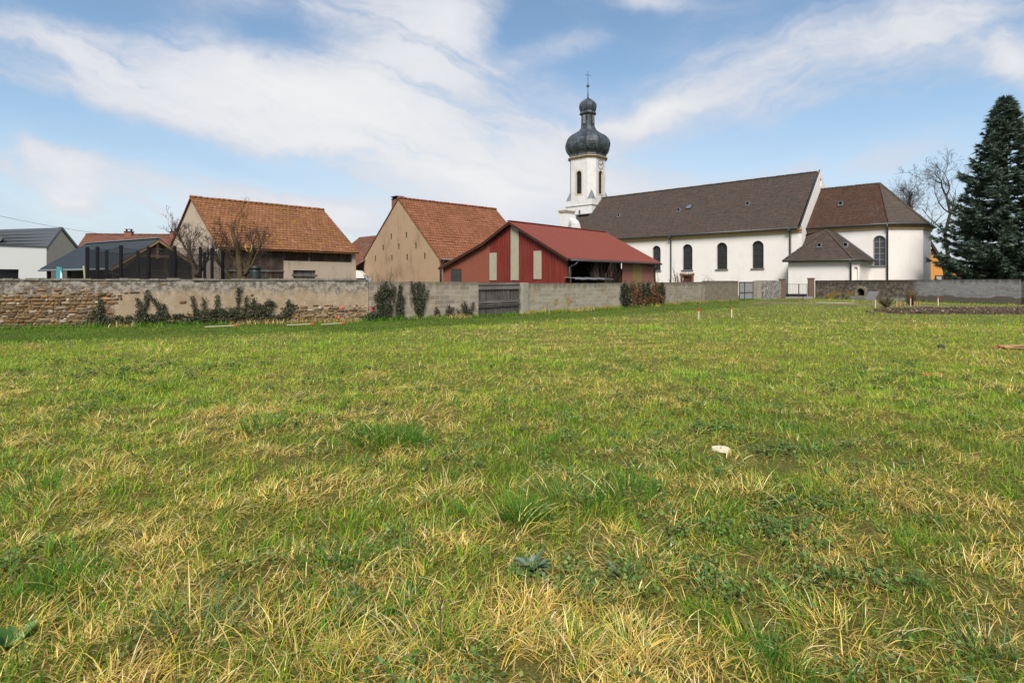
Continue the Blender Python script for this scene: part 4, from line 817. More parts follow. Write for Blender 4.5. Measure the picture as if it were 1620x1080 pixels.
# the bare stones of the rubble stretch, laid in rough courses and standing proud of the mortar
sv, st_, sc2, k0 = [], [], [], 0; pal = np.array([(.24, .145, .065), (.20, .145, .09), (.27, .155, .065), (.13, .09, .055), (.29, .22, .145), (.20, .12, .065), (.46, .39, .30), (.16, .13, .095), (.32, .20, .095)]); z_ = .0
rs = np.random.default_rng(3)
while z_ < 1.62:
    h_ = rs.uniform(.065, .135); x_ = -9.0+rs.uniform(0, .2)
    while x_ < OL-.1:
        w_ = min(.42, .07+rs.exponential(.12)); cx, cz = x_+w_/2, z_+h_/2+rs.normal(0, .016)+.02*math.sin(x_*1.3+z_*3)
        left_ = cx < 3.45+.35*math.sin(cz*7)+rs.normal(0, .1); p_ = (.97 if cz < 1.05 else max(.06, .97-(cz-1.05)*2.6)) if left_ else (.55*(cz < .72) if cx > 9.3 else (.45 if cz < .26 else .012))
        if rs.uniform() < p_:
            n = 9; t = np.linspace(0, 2*math.pi, n, endpoint=False); e = rs.uniform(2.0, 4.5); ct, s2 = np.cos(t), np.sin(t); rx = np.sign(ct)*np.abs(ct)**(2/e)*w_*.52*rs.uniform(.80, 1.10, n); rz = np.sign(s2)*np.abs(s2)**(2/e)*h_*.53*rs.uniform(.72, 1.15, n); pr = rs.uniform(.012, .042)
            sv += [(cx+a, .015, cz+c_) for a, c_ in zip(rx, rz)]+[(cx+a*.86, -pr*.75, cz+c_*.84) for a, c_ in zip(rx, rz)]+[(cx+rs.normal(0, .01), -pr, cz)]
            for i in range(n): j = (i+1) % n; st_ += [(k0+i, k0+j, k0+n+j), (k0+i, k0+n+j, k0+n+i), (k0+n+i, k0+n+j, k0+2*n)]
            c_ = pal[rs.choice(9, p=[.18, .15, .14, .12, .10, .12, .05, .08, .06])]*rs.uniform(.7, 1.2); sc2 += [c_]*(2*n+1); k0 += 2*n+1
        x_ += w_+rs.uniform(.002, .02)
    z_ += h_+.006
soup('rubble_stones', sv, st_, m_tint('rubble_stone', .95, 0, .1, .72), OW, np.array(sc2))
# wooden gate
L_, th = wall_frame(G1, G2); WG = thing('wooden_gate', 'weathered grey wooden plank gate set in the block wall', 'gate', (*G1, 0), th)
x_ = .06
for i in range(16):
    w_ = (L_-.1)/16; b = MB(); t_ = random.uniform(-.012, .012)
    b.box(x_+.006, x_+w_-.006, .06+t_*.4, .10+t_*.4, .05+random.uniform(0, .03), 1.38+t_); b.build('plank', WOODGR, WG); x_ += w_
for z0_, z1_, y_ in ((1.30, 1.64, .02), (.62, .78, .0), (.44, .58, .02)):
    b = MB(); b.beam((.03, y_, (z0_+z1_)/2), (L_-.03, y_+.0, (z0_+z1_)/2+.01), .05, z1_-z0_); b.build('rail', WOODGH, WG)
def post(name, label, x, y, th, w_, d_, h, mat, cap=0):
    q = MB(); q.loft([[(a*k_, c*k_, z_) for a, c in ((-w_/2, -d_/2), (w_/2, -d_/2), (w_/2, d_/2), (-w_/2, d_/2))] for z_, k_ in ((-.1, 1), (h*.97, .985), (h, .93))])
    o_ = q.build(name, mat, None, (x, y, 0), th); tag(o_, label, 'post')
    if cap: c_ = MB(); c_.box(-w_/2-.04, w_/2+.04, -d_/2-.04, d_/2+.04, h+.002, h+cap); c_.build('cap_stone', mat, o_)
    return o_
post('concrete_post', 'concrete post at the right side of the wooden gate', .62, 29.86, .83, .40, .32, 1.63, CONC)
# grey sheet gate
g0, g1 = (20.45, 51.15), (22.25, 52.45); L_, th = wall_frame(g0, g1); MG = thing('metal_gate', 'pale grey sheet metal double gate between pebbled wall and concrete pillar', 'gate', (*g0, 0), th)
for s0, s1 in ((.02, L_*.38-.01), (L_*.38+.01, L_-.02)):
    b = MB(); b.box(s0, s1, .04, .07, .08, 1.66); lf = b.build('leaf', GATEM, MG); b = MB()
    for p, q_ in (((s0, .02, .1), (s0, .02, 1.66)), ((s1, .02, .1), (s1, .02, 1.66))): b.beam(p, q_, .05, .05)
    for z_ in (.1, .7, 1.64): b.beam((s0+.03, .02, z_), (s1-.03, .02, z_), .05, .045)
    b.build('frame', ZINC, lf)
post('gate_pillar', 'pale concrete pillar standing between the metal gate and streaky wall', 22.72, 52.75, .62, .62, .5, 1.76, CONC)
wall('streaky_wall', 'short wall of streaky grey render between the pillar and sandstone gate post', (23.0, 52.95), (27.05, 57.2), 1.78, STREAKY, .3, .3, .03)
P1_, P2_ = (27.3, 57.5), (29.75, 56.6)
post('stone_gate_post', 'left of the two red sandstone posts beside the low iron gate', *P1_, -.35, .55, .5, 1.87, SAND2, .10)
post('stone_gate_post', 'right of the two red sandstone posts beside the low iron gate', *P2_, -.35, .55, .5, 1.93, SAND2, .12)
a_ = (P1_[0]+.32, P1_[1]-.1); c_ = (P2_[0]-.32, P2_[1]+.1); L_, th = wall_frame(a_, c_); IG = thing('iron_gate', 'low iron bar gate with dark bottom panel leading into the churchyard', 'gate', (*a_, 0), th)
for s0, s1 in ((.02, L_*.6), (L_*.62, L_-.02)):
    b = MB(); b.box(s0, s1, -.02, .02, .16, .42); lf = b.build('leaf_panel', IRON, IG); b = MB()
    for z_ in (.44, 1.42): b.beam((s0, 0, z_), (s1, 0, z_), .035, .035)
    n = int((s1-s0)/.13)
    for i in range(n+1): x_ = s0+.02+(s1-s0-.04)*i/n; b.tube([(x_, 0, .42), (x_, 0, 1.44)], .011, 5, cap=False)
    for x_ in (s0+.01, s1-.01): b.beam((x_, 0, .12), (x_, 0, 1.46), .05, .05)
    b.build('bars', IRON, lf)
b = MB(); b.box(-.1, L_+.1, -.5, .3, -.05, .14); tag(b.build('threshold_step', STONE, None, (*a_, 0), th), 'stone threshold under the iron gate', 'step')
b = MB(); b.box(0, .9, 0, .5, -.05, .12); b.box(.08, .85, .05, .46, .122, .24); tag(b.build('stone_block', STONE, None, (28.1, 54.9, 0), -.3), 'loose grey stone block lying in front of the right sandstone post', 'stone')
Y0, Y1 = (30.05, 56.4), (36.7, 41.0); L_, th = wall_frame(Y0, Y1)
# churchyard wall with a small stone-framed arched outlet
nx_ = 4.75; b = MB(); n = 40; top = [(0, 1.80)]+[(L_*i/n, 1.80+.06*i/n+random.uniform(-.012, .012)) for i in range(1, n)]+[(L_, 1.86)]
b.panel(XZ(0), [(0, -.15), (L_, -.15)]+top[::-1], [arch(nx_, .36, .42, 1.06, 8)], .42)
for (p, h0), (q, h1) in zip(top, top[1:]): b.face([(p, 0, h0), (q, 0, h1), (q, .42, h1), (p, .42, h0)]); b.face([(p, .42, -.15), (q, .42, -.15), (q, .42, h1), (p, .42, h0)])
YW = tag(b.build('churchyard_wall', YARDWALL, None, (*Y0, 0), th), 'dark weathered churchyard wall with yellow lichen, grey render at its right end', 'wall')
b = MB(); b.panel(lambda a, z, d: (a, .40, z), arch(nx_, .35, .42, 1.05, 8)); b.build('outlet', BLACK, YW)
b = MB(); n = 9
for i in range(n):
    t0, t1 = math.pi*i/n+.03, math.pi*(i+1)/n-.03; pr = lambda r, t: (nx_+r*math.cos(t), .70+r*math.sin(t)); k_ = random.uniform(.0, .05)
    b.prism(XZ(-.06-k_), [pr(.37, t0), pr(.58+k_, t0), pr(.58+k_, t1), pr(.37, t1)], 0, .3)
for s_ in (-1, 1): b.box(nx_+s_*.475-.10, nx_+s_*.475+.10, -.09, .2, .40, .69)
b.build('stone_arch', m_plaster('arch_stone', (.30, .245, .165), (.16, .13, .09), .6, 4., .6), YW)
b = MB(); b.box(nx_-.75, nx_+.62, -.42, -.01, -.1, .38); b.build('stone_trough', STONE, YW)
b = MB(); b.beam((0, -.62, -.02), (0, -.06, .80), .9, .09, 0, (0, 1, 0)); o_ = b.build('leaning_slab', m_plain('grey_slab', (.17, .165, .16), .9, .25, 4), None, (*(Vector((*Y0, 0))+Matrix.Rotation(th, 3, 'Z') @ Vector((nx_+1.25, 0, 0)))[:2], 0), th); tag(o_, 'grey slab leaning against the churchyard wall beside its arched outlet', 'slab')
R3 = Vector((*Y0, 0))+Matrix.Rotation(th, 3, 'Z') @ Vector((L_-.6, 0, 0))
b = MB(); b.box(0, 9, .03, .45, -.1, 2.42); tag(b.build('raised_wall', STREAKY, None, (R3.x+.45, R3.y-.95, 0), th), 'taller piece of grey rendered wall at the right edge', 'wall')

# spray marks on the walls
def mark(frame, x, z, r, lab):
    L, th = wall_frame(*frame); b = MB(); n = 11; pts = [(x+r*random.uniform(.4, 1.1)*math.cos(2*math.pi*i/n), z+r*random.uniform(.5, 1.4)*math.sin(2*math.pi*i/n)) for i in range(n)]
    b.prism(XZ(-.042), pts, 0, .005); tag(b.build('paint_mark', CORAL, None, (*frame[0], 0), th), lab, 'paint mark', 'coral paint marks')
mark((R0, R1), 11.73, .62, .065, 'upper coral paint mark on the old wall'); mark((R0, R1), 11.62, .20, .06, 'lower coral paint mark on the old wall')
mark((R1, G1), .12, .50, .10, 'coral paint mark on the block wall beside the ivy')
mark((K0, K1), 3.4, .65, .05, 'small coral mark mid way along the lichen block wall'); mark((K0, K1), 7.2, .72, .06, 'small coral mark on the block wall just left of the brown ivy')

# ------------------------------------------------------------------ leaves: ivy, bushes, weeds
def leaves(P, Nn, size, cols, var=.35):
    """folded little leaves at points P facing roughly Nn"""
    n = len(P); d = Nn+rng.normal(0, .55, (n, 3)); d /= np.linalg.norm(d, axis=1)[:, None]
    t = rng.normal(0, 1, (n, 3)); t[:, 2] -= .6; t -= d*(t*d).sum(1)[:, None]; t /= np.linalg.norm(t, axis=1)[:, None]; s = np.cross(d, t)
    L = (size*rng.uniform(.6, 1.35, n))[:, None]
    V = np.stack([P-t*L*.5, P+s*L*.45+d*L*.12, P+t*L*.6, P-s*L*.45+d*L*.12], 1).reshape(-1, 3); i = np.arange(n)[:, None]*4
    T = np.stack([i+[0, 1, 2], i+[0, 2, 3]], 1).reshape(-1, 3); c = cols[rng.integers(0, len(cols), n)]*rng.uniform(1-var, 1+var, (n, 1)); return V, T, np.repeat(c, 4, 0)
IVY = np.array([(.015, .024, .009), (.022, .034, .011), (.036, .050, .016), (.030, .024, .014), (.080, .085, .035), (.048, .034, .02)])
IVYB = np.array([(.13, .055, .02), (.20, .09, .03), (.09, .04, .018), (.30, .16, .06), (.05, .03, .016)])
def stem_path(x0, z0, x1, z1, n=7, wob=.06): return [(x0+(x1-x0)*i/n+random.uniform(-wob, wob), -.05-random.uniform(0, .03), z0+(z1-z0)*i/n) for i in range(n+1)]
def ivy(label, frame, blobs, stems, cols=IVY, dens=1000, size=.05, thick=.16, name='ivy', split=None):
    """blobs: (x, z, rx, rz) ellipses of leaf on the wall face"""
    L, th = wall_frame(*frame); o_ = MB()
    for st_ in stems:
        for j in range(st_[4] if len(st_) > 4 else 1): p = stem_path(*st_[:4]); o_.tube(p, list(np.linspace(.022, .006, len(p))), 5)
    root = o_.build(name, BARK, None, (*frame[0], 0), th); tag(root, label, 'ivy'); PP = []
    for x, z, rx, rz in blobs:
        n = int(dens*rx*rz*math.pi*1.5)+10; r = np.sqrt(rng.uniform(0, 1, n))*rng.uniform(.75, 1.12, n); t = rng.uniform(0, 2*math.pi, n); px_ = x+rx*r*np.cos(t); pz = z+rz*r*np.sin(t)
        k_ = (vnoise(px_*7, pz*7, 5)*.6+vnoise(px_*17, pz*17, 6)*.4 > .42) & (pz > .0); PP.append(np.c_[px_, -.03-thick*rng.uniform(.1, 1, n)*(1-.45*r), pz][k_])
    for st_ in stems:
        n = int(60*max(.2, abs(st_[3]-st_[1])*3)); t = rng.uniform(.05, 1, n); PP.append(np.c_[st_[0]+(st_[2]-st_[0])*t+rng.normal(0, .055, n), -.05-rng.uniform(0, .09, n), st_[1]+(st_[3]-st_[1])*t+rng.normal(0, .03, n)])
    P = np.concatenate(PP); cc = cols
    V, T, C_ = leaves(P, np.tile([0, -1., .35], (len(P), 1)), np.full(len(P), size), cc)
    if split is not None:
        sel = split(P); V2, T2, C2 = leaves(P, np.tile([0, -1., .35], (len(P), 1)), np.full(len(P), size), IVYB); C_ = np.where(np.repeat(sel, 4)[:, None], C2, C_)
    soup('ivy_leaves', V, T, LEAFM, root, C_); return root
RW, BW = (R0, R1), (R1, G1)
ivy('ivy climbing the join between bare rubble and plaster on the old wall', RW, [(3.0, .22, .36, .3), (3.08, .6, .13, .3), (3.75, .2, .6, .22)], [(3.0, 0, 3.05, 1.15), (3.1, 0, 2.8, .7)])
ivy('tall forked ivy spike on the plastered old wall left of the wide ivy bed', RW, [(3.9, .18, .5, .2), (4.45, .45, .2, .36), (4.3, .2, .6, .28), (4.8, .2, .5, .26), (5.5, .2, .5, .24), (4.95, .25, .3, .22), (5.2, .28, .45, .26), (4.58, .95, .08, .22)], [(3.9, .1, 5.5, .35, 4), (3.6, .2, 4.8, .15, 3), (4.4, 0, 4.65, 1.38), (4.4, 0, 4.3, 1.05), (4.7, 1.2, 5.2, .45), (5.1, 0, 4.95, .9), (5.3, 0, 5.15, .85)])
ivy('wide bed of scrambling ivy with upright shoots along the old wall', RW, [(5.8, .22, .7, .24), (6.1, .2, .6, .3), (6.7, .3, .6, .34), (7.3, .3, .6, .36), (7.9, .3, .6, .36), (8.5, .3, .5, .4), (6.4, .35, .45, .28), (7.0, .38, .5, .28), (7.6, .36, .55, .3), (8.2, .45, .5, .38), (8.75, .5, .4, .4), (8.9, .78, .3, .14)], [(5.5, .1, 7.4, .5, 4), (6.5, .4, 8.8, .3, 4), (7.2, .1, 8.9, .6, 3), (5.6, .4, 6.8, .2, 3), (6.3, .3, 6.15, 1.15), (6.6, .3, 6.55, 1.05), (7.0, .3, 7.05, 1.18), (7.75, .3, 7.8, 1.5), (8.0, .3, 8.1, 1.1), (8.4, .3, 8.35, 1.02), (8.9, .3, 8.95, .98)])
ivy('small ivy sprig on the stony part of the old wall', RW, [(9.55, .3, .2, .26), (9.2, .2, .25, .16)], [(9.5, 0, 9.65, .98), (9.7, .3, 9.75, .8)])
ivy('dense dark ivy column hanging over the left end of the block wall', BW, [(.80, 1.3, .40, .38), (.66, .85, .48, .6), (.50, .35, .52, .38), (.08, .18, .34, .24)], [(.5, 0, .7, 1.7, 3)], thick=.26, dens=1500)
ivy('thin ivy strip beside the dense ivy column', BW, [(1.33, .6, .15, .5), (1.4, 1.2, .10, .3), (1.35, .2, .25, .22)], [(1.3, 0, 1.42, 1.6, 2), (1.5, 0, 1.55, 1.1)])
ivy('branching ivy fanning up the middle of the block wall', BW, [(2.2, 1.5, .34, .2), (1.98, 1.0, .12, .55), (2.42, .6, .22, .45), (2.15, .8, .2, .5)], [(2.3, 0, 1.95, 1.7, 2), (2.3, 0, 2.3, 1.68, 2), (2.35, .1, 2.75, 1.3, 2), (2.3, .3, 2.55, 1.6)], dens=320)
DEAD = np.array([(.03, .022, .016), (.05, .035, .024), (.025, .025, .016), (.10, .07, .04)])
ivy('low withered brown creeper at the foot of the block wall', BW, [(3.2, .2, .16, .26), (3.95, .25, .40, .26), (4.6, .35, .2, .4), (5.0, .3, .22, .3)], [(3.2, 0, 3.15, .55), (3.9, 0, 3.8, .6), (4.7, 0, 4.65, .75, 2), (4.9, .1, 5.15, .72)], DEAD, dens=700, name='creeper')
L12 = wall_frame(K1, K2)[0]
ivy('broad curtain of green and rusty brown ivy on the block wall below the church', (K1, K2), [(.55, .85, .62, .85), (1.6, .85, .75, .82), (2.8, .85, .75, .84), (3.9, .85, .75, .82), (5.0, .85, .75, .83), (5.9, .85, .5, .8)], [(x_, 0, x_+.1, 1.6, 2) for x_ in (.4, 1.4, 2.4, 3.6, 4.8, 5.8)], dens=700, size=.07, thick=.26,
    split=lambda P: (((P[:, 0] > 1.15) & (P[:, 0] < 2.65)) | ((P[:, 0] > 3.9) & (P[:, 0] < 5.2)) | (P[:, 0] > 6.05) | ((P[:, 2] < .75) & (P[:, 0] > 2.5))) & (rng.uniform(0, 1, len(P)) < .86))

def bush(name, label, cat, x, y, h, r, twigs, cols, nleaf, size=.05, mat=TWIG, group=None, spread=.9, r0=.02):
    q = MB(); tips = []
    for i in range(twigs):
        a = random.uniform(0, 2*math.pi); s_ = random.uniform(.15, 1)*spread; p = [Vector((random.uniform(-.08, .08)*r, random.uniform(-.08, .08)*r, 0))]; d = Vector((math.cos(a)*s_*r/h, math.sin(a)*s_*r/h, 1)).normalized(); n = 5; l_ = h*random.uniform(.4, 1.05)/n
        for k_ in range(n): d = (d+Vector((random.uniform(-.25, .25), random.uniform(-.25, .25), random.uniform(-.02, .18)))).normalized(); p.append(p[-1]+d*l_)
        q.tube(p, list(np.linspace(r0, r0*.25, n+1)), 4, cap=False); tips += p[2:]
        for b_ in range(3):
            k_ = random.randint(1, n-1); e = (d+Vector((random.uniform(-1, 1), random.uniform(-1, 1), random.uniform(.1, .8)))).normalized(); pp = [p[k_], p[k_]+e*l_*.8, p[k_]+e*l_*1.4+Vector((0, 0, l_*.3))]; q.tube(pp, [r0*.45, r0*.3, r0*.15], 3, cap=False); tips += pp[1:]
    o_ = q.build(name, mat, None, (x, y, 0), 0); tag(o_, label, cat, group)
    if nleaf:
        t = np.array([tuple(v_) for v_ in tips]); P = t[rng.integers(0, len(t), nleaf)]+rng.normal(0, .07*max(.6, h), (nleaf, 3)); P[:, 2] = np.clip(P[:, 2], .02, None); V, T, C_ = leaves(P, np.tile([0, -.3, 1.], (nleaf, 1)), np.full(nleaf, size), cols); soup('leaves', V, T, LEAFM, o_, C_)
    return o_
OLIVE = np.array([(.10, .09, .035), (.14, .115, .05), (.07, .07, .03), (.17, .12, .06)])
bush('shrub', 'loose small shrub beside the first stake in front of the churchyard wall', 'shrub', 24.3, 36.9, .95, 1.0, 46, OLIVE, 1500, .04, spread=1.5)
bush('shrub', 'rounder twiggy shrub in front of the churchyard wall between the stakes', 'shrub', 28.0, 39.9, 1.1, .9, 50, OLIVE, 2200, .04, spread=1.3)
bush('bare_bush', 'bare brown bush standing at the gable of the ochre barn', 'bush', -6.9, 30.0, 2.45, 1.25, 46, OLIVE, 0, mat=TWIG)
bush('bare_bush', 'bare bush with upright stems in front of the open bay of the red shed', 'bush', 6.15, 38.6, 3.35, 1.75, 44, OLIVE, 0, mat=TWIG, r0=.022)
bush('garden_shrub', 'crooked little bare shrub over the wall right of the red shed', 'bush', 11.6, 45.8, 2.5, 1.0, 12, OLIVE, 120, .06, mat=TWIG, r0=.04)
bush('garden_shrub', 'dark spreading bare shrub left of the church side door', 'bush', 14.6, 49.0, 3.2, 1.7, 14, OLIVE, 100, .06, mat=BARK, r0=.06)
bush('garden_shrub', 'low clipped shrub with a few twigs right of the church side door', 'bush', 17.2, 49.6, 2.3, .9, 14, OLIVE, 200, .07, mat=TWIG)

# ------------------------------------------------------------------ yard things behind the old wall
TR = thing('trampoline', 'big round trampoline with black foam poles and sagging safety net behind the wall', 'trampoline', (-17.75, 28.4, 0), 0)
rad_ = 3.15; tops = []
pole_a = [200, 212, 236, 262, 285, 306, 330, 345, 20, 62, 98, 128, 160]
for a in pole_a:
    t = R(a); x_, y_ = rad_*math.cos(t), rad_*.62*math.sin(t); h_ = 3.32+random.uniform(-.06, .1); q = MB(); q.tube([(x_*.98, y_*.98, .0), (x_, y_, 1.0), (x_*1.0, y_, h_)], .075, 8); po = q.build('pole', BLACKPAD, TR); tops.append((t, Vector((x_, y_, h_))))
tops.sort(key=lambda q: q[0]); q = MB(); q2_ = MB()
for i in range(len(tops)):
    A, B_ = tops[i][1], tops[(i+1) % len(tops)][1]; m = 6; pts = []
    for k_ in range(m+1): t = k_/m; p = A.lerp(B_, t); p.z -= .05+.17*4*t*(1-t)*min(1, (A-B_).length/2); pts.append(p)
    q.tube(pts, .012, 4, cap=False)
    for k_ in range(m): q2_.face([(pts[k_].x, pts[k_].y, .85), (pts[k_+1].x, pts[k_+1].y, .85), pts[k_+1], pts[k_]])
q.build('net_rope', IRON, TR); q2_.build('safety_net', NET, TR)
q = MB(); q.tube([(rad_*math.cos(R(a)), rad_*.62*math.sin(R(a)), .85) for a in range(0, 361, 15)], .06, 6, cap=False); q.face([(rad_*.97*math.cos(R(a)), rad_*.6*math.sin(R(a)), .87) for a in range(0, 360, 15)]); q.build('jumping_mat', BLACKPAD, TR)
b = MB(); b.tube([(0, 0, 0), (.03, 0, 1.4), (-.06, 0, 2.35), (-.1, 0, 2.5)], [.06, .055, .05, .03], 6); tag(b.build('garden_pole', m_plain('pale_green_pole', (.30, .34, .16), .7, .2), None, (-21.9, 29.2, 0), 0), 'pale green pole standing among the trampoline poles', 'pole')
b = MB(); b.prism(XZ(0), [(-.15, 0), (.15, 0), (.17, 2.0), (.12, 2.45), (-.13, 2.5), (-.17, 2.0)], 0, .06); o_ = b.build('surfboard', m_plain('teal_board', (.05, .26, .30), .5, .15), None, (-24.35, 30.6, 0), .1); tag(o_, 'teal and white board standing under the shelter eave', 'board')
b = MB(); b.prism(XZ(-.006), [(.04, .1), (.13, .1), (.14, 2.1), (.05, 2.3)], 0, .005); b.build('white_stripe', WHITE, o_)
b = MB(); b.lathe([(.27, 0), (.29, .4), (.28, 1.2), (.26, 2.2), (.24, 2.32)], 14, 0, 0, 0, 0, True); o_ = b.build('compost_bin', PLASTIC_G, None, (-13.3, 29.5, 0), 0); tag(o_, 'dark green plastic compost bin in front of the old barn', 'bin'); b = MB(); b.lathe([(.27, 2.322), (.27, 2.42), (.22, 2.50), (.08, 2.54)], 14, 0, 0, 0, 0, True); b.build('lid', PLASTIC_G, o_)

# ------------------------------------------------------------------ survey stakes, stump and small things in the meadow
def stake(x, y, h, lean, label):
    T = thing('survey_stake', label, 'stake', (x, y, float(ground_h(np.array(x), np.array(y)))), random.uniform(0, 1.5), 'red topped survey stakes'); d = Vector((lean, 0, 1)).normalized(); b = MB(); b.beam((0, 0, -.1), d*(h-.13), .05, .05, 0, (0, 1, 0)); b.build('shaft', m_stk, T); b = MB(); b.beam(d*(h-.13), d*h, .052, .052, 0, (0, 1, 0)); b.build('red_tip', REDPAINT, T)
m_stk = m_plain('pale_stake_wood', (.66, .54, .38), .8, .15, 8)
for a in ((8.09, 24.68, .53, .0, 'leftmost and nearest of the red tipped survey stakes in the meadow'), (10.35, 26.84, .52, .02, 'second red tipped survey stake from the left, just beyond the nearest one'), (23.27, 36.43, .66, .06, 'slightly leaning red tipped stake left of the loose shrub'), (26.9, 38.4, .66, 0, 'red tipped stake between the two shrubs'), (29.38, 39.23, .66, .02, 'rightmost red tipped stake, beyond the bare soil')): stake(*a)
for i, (px_, h_) in enumerate(((1418, .42), (1424, .30), (1447, .34), (1451, .33), (1455, .30), (1431, .28))):
    y_ = 38.6+.25*(i % 3); x_ = (px_-810)/900*y_; b = MB(); b.beam((0, 0, -.1), (random.uniform(-.02, .02), 0, h_), .10, .06, 0, (0, 1, 0)); o_ = b.build('short_wooden_peg', TIMBER, None, (x_, y_, 0), .3*i); tag(o_, 'short brown wooden peg among the shrubs by the churchyard wall', 'peg', 'short wooden pegs by the shrubs')
b = MB(); n = 28; r1 = [.088*(1+.05*math.sin(3*2*math.pi*i/n+1)+.03*math.sin(7*2*math.pi*i/n)) for i in range(n)]
ring = lambda k_, z_: [(r1[i]*k_*math.cos(2*math.pi*i/n), r1[i]*k_*math.sin(2*math.pi*i/n), z_) for i in range(n)]
b.loft([ring(1.03, -.05), ring(1.0, .03), ring(.97, .035)], 0); zs = float(ground_h(np.array(2.09), np.array(5.69)))
o_ = b.build('marker_disc', STUMPW, None, (2.09, 5.69, zs), .4); tag(o_, 'pale round cut disc lying in the grass at the right', 'disc')
def litter(name, label, cat, x, y, L, wd_, h_, mat, rot, n=1, grp=None):
    z = float(ground_h(np.array(x), np.array(y))); b = MB()
    for i in range(n): o2 = random.uniform(-1, 1)*wd_*(n > 1); b.beam((-L/2+random.uniform(-.2, .2)*L*(n > 1), o2, h_*(i+.6)), (L/2, o2+random.uniform(-.06, .06), h_*(i+.7)), wd_, h_)
    return tag(b.build(name, mat, None, (x, y, z), rot), label, cat, grp)
WP = thing('bark_boards', 'heap of orange brown bark boards lying in the grass at the right edge', 'boards', (12.5, 14.1, float(ground_h(np.array(12.5), np.array(14.1)))), .06)
for (dx, dy, L_, rz_, h_, mt) in ((0, 0, 1.0, .05, .05, PINE_B), (-.1, -.22, .75, -.25, .02, PINE_B), (.55, -.05, .7, .5, .06, BARK), (.25, .18, .9, -.1, .03, BARK), (-.35, .12, .4, .9, .03, TERRA)):
    b = MB(); b.loft([[(s_*L_/2, yv+random.uniform(-.02, .02), zv+h_+random.uniform(-.01, .02)) for yv, zv in ((-.07, 0), (0, .035), (.07, 0), (0, -.02))] for s_ in (-1, -.4, .3, 1)]); o_ = b.build('board', mt, WP); o_.location = (dx, dy, .02); o_.rotation_euler = (0, 0, rz_)
litter('broken_tile', 'flat orange terracotta fragment lying in the grass on the right', 'tile fragment', 7.35, 10.0, .34, .13, .04, TERRA, .1)
b = MB(); b.lathe([(.02, -.02), (.085, .01), (.095, .05), (.06, .09), (.01, .11)], 7); tag(b.build('dark_clod', m_plain('dark_lump', (.05, .048, .045), .9, .3), None, (10.9, 14.45, float(ground_h(np.array(10.9), np.array(14.45)))), .7), 'small dark lump in the grass left of the bark boards', 'clod')
for (x_, y_, L_, rz_, lb) in ((-10.35, 20.15, 1.0, .1, 'pale pole with red tip lying at the old wall foot below the wide ivy bed'), (-7.85, 20.95, .85, .12, 'middle pale pole lying at the foot of the stony old wall'), (-6.75, 21.3, .75, .2, 'right hand pale pole lying nearest the coral marks')):
    T = thing('ranging_pole', lb, 'pole', (x_, y_, .10), rz_, 'pale poles lying along the old wall'); b = MB(); b.beam((-L_/2, 0, 0), (L_/2, 0, .04), .038, .03); b.build('shaft', m_plain('weathered_pole_wood', (.46, .38, .27), .8, .2, 8), T); b = MB(); b.beam((L_/2, 0, .04), (L_/2+.12, 0, .046), .048, .038); b.build('red_tip', REDPAINT, T)
# dirt track and bare soil
def sheet(name, poly, z, mat):
    b = MB()
    for t in tessellate_polygon([[Vector((x_, y_, 0)) for x_, y_ in poly]]): b.face([(poly[i][0], poly[i][1], z) for i in t])
    return kind(b.build(name, mat), 'structure')
sheet('dirt_track', [(17.5, 42.2), (20, 42.0), (25, 38.6), (31, 36.5), (40, 34.5), (40, 37), (31, 39.5), (26.5, 43.5), (24, 46.5), (20, 46.2)], .012, TRACK)
sheet('pale_gravel_patch', [(24.0, 45.2), (25.6, 43.4), (26.8, 43.9), (26.2, 45.4), (24.9, 46.2)], .02, m_plain('pale_gravel', (.42, .37, .29), .97, .25, 6, 0, .4))
sx = np.linspace(0, 1, 150); sy = np.linspace(0, 1, 44); SX, SY = np.meshgrid(sx, sy); near = 29.6-SX*1.6; far = 34.6+SX*1.6; Yw = near+(far-near)*SY; Xw = 18.3+SX*15+SY*4.2
e_ = np.clip(np.minimum(np.minimum(SX*7, (1-SX)*7), np.minimum(SY, 1-SY)*5), 0, 1); hz_ = .20*e_*(.35+.65*fbm(Xw*1.5, Yw*1.5, 21, 4))+e_*.16*(fbm(Xw*5, Yw*5, 31, 2)-.45)-.03
ii = np.arange(150*44).reshape(44, 150); a_, b_, c__, d_ = ii[:-1, :-1].ravel(), ii[:-1, 1:].ravel(), ii[1:, 1:].ravel(), ii[1:, :-1].ravel()
m_ = Mat('dug_soil'); g = m_.noise(m_.pos, 6, 6, .75); g2 = m_.noise(m_.pos, 2, 4, .6); SOIL = m_.out(m_.mix(m_.step(g2, .45, .65), m_.mix(g, (.035, .024, .017), (.11, .075, .05)), m_.mix(g, (.08, .055, .035), (.20, .15, .10))), .98, m_.bump(g, .8, .06), spec=.1)
kind(soup('dug_soil', np.c_[Xw.ravel(), Yw.ravel(), hz_.ravel()], np.r_[np.c_[a_, b_, c__], np.c_[a_, c__, d_]], SOIL), 'structure')
# overhead wire
WA, WB = Vector((-46, 45, 7.75)), Vector((-47.5, 66, 7.35)); WA, WB = Vector((-62, 55, 11.2)), Vector((-45, 62, 6.9))
b = MB(); b.tube([WA.lerp(WB, i/24)+Vector((0, 0, -.9*4*(i/24)*(1-i/24)*.5)) for i in range(25)], .022, 4); tag(b.build('overhead_wire', IRON), 'thin overhead wire sloping down across the sky at the left', 'wire')
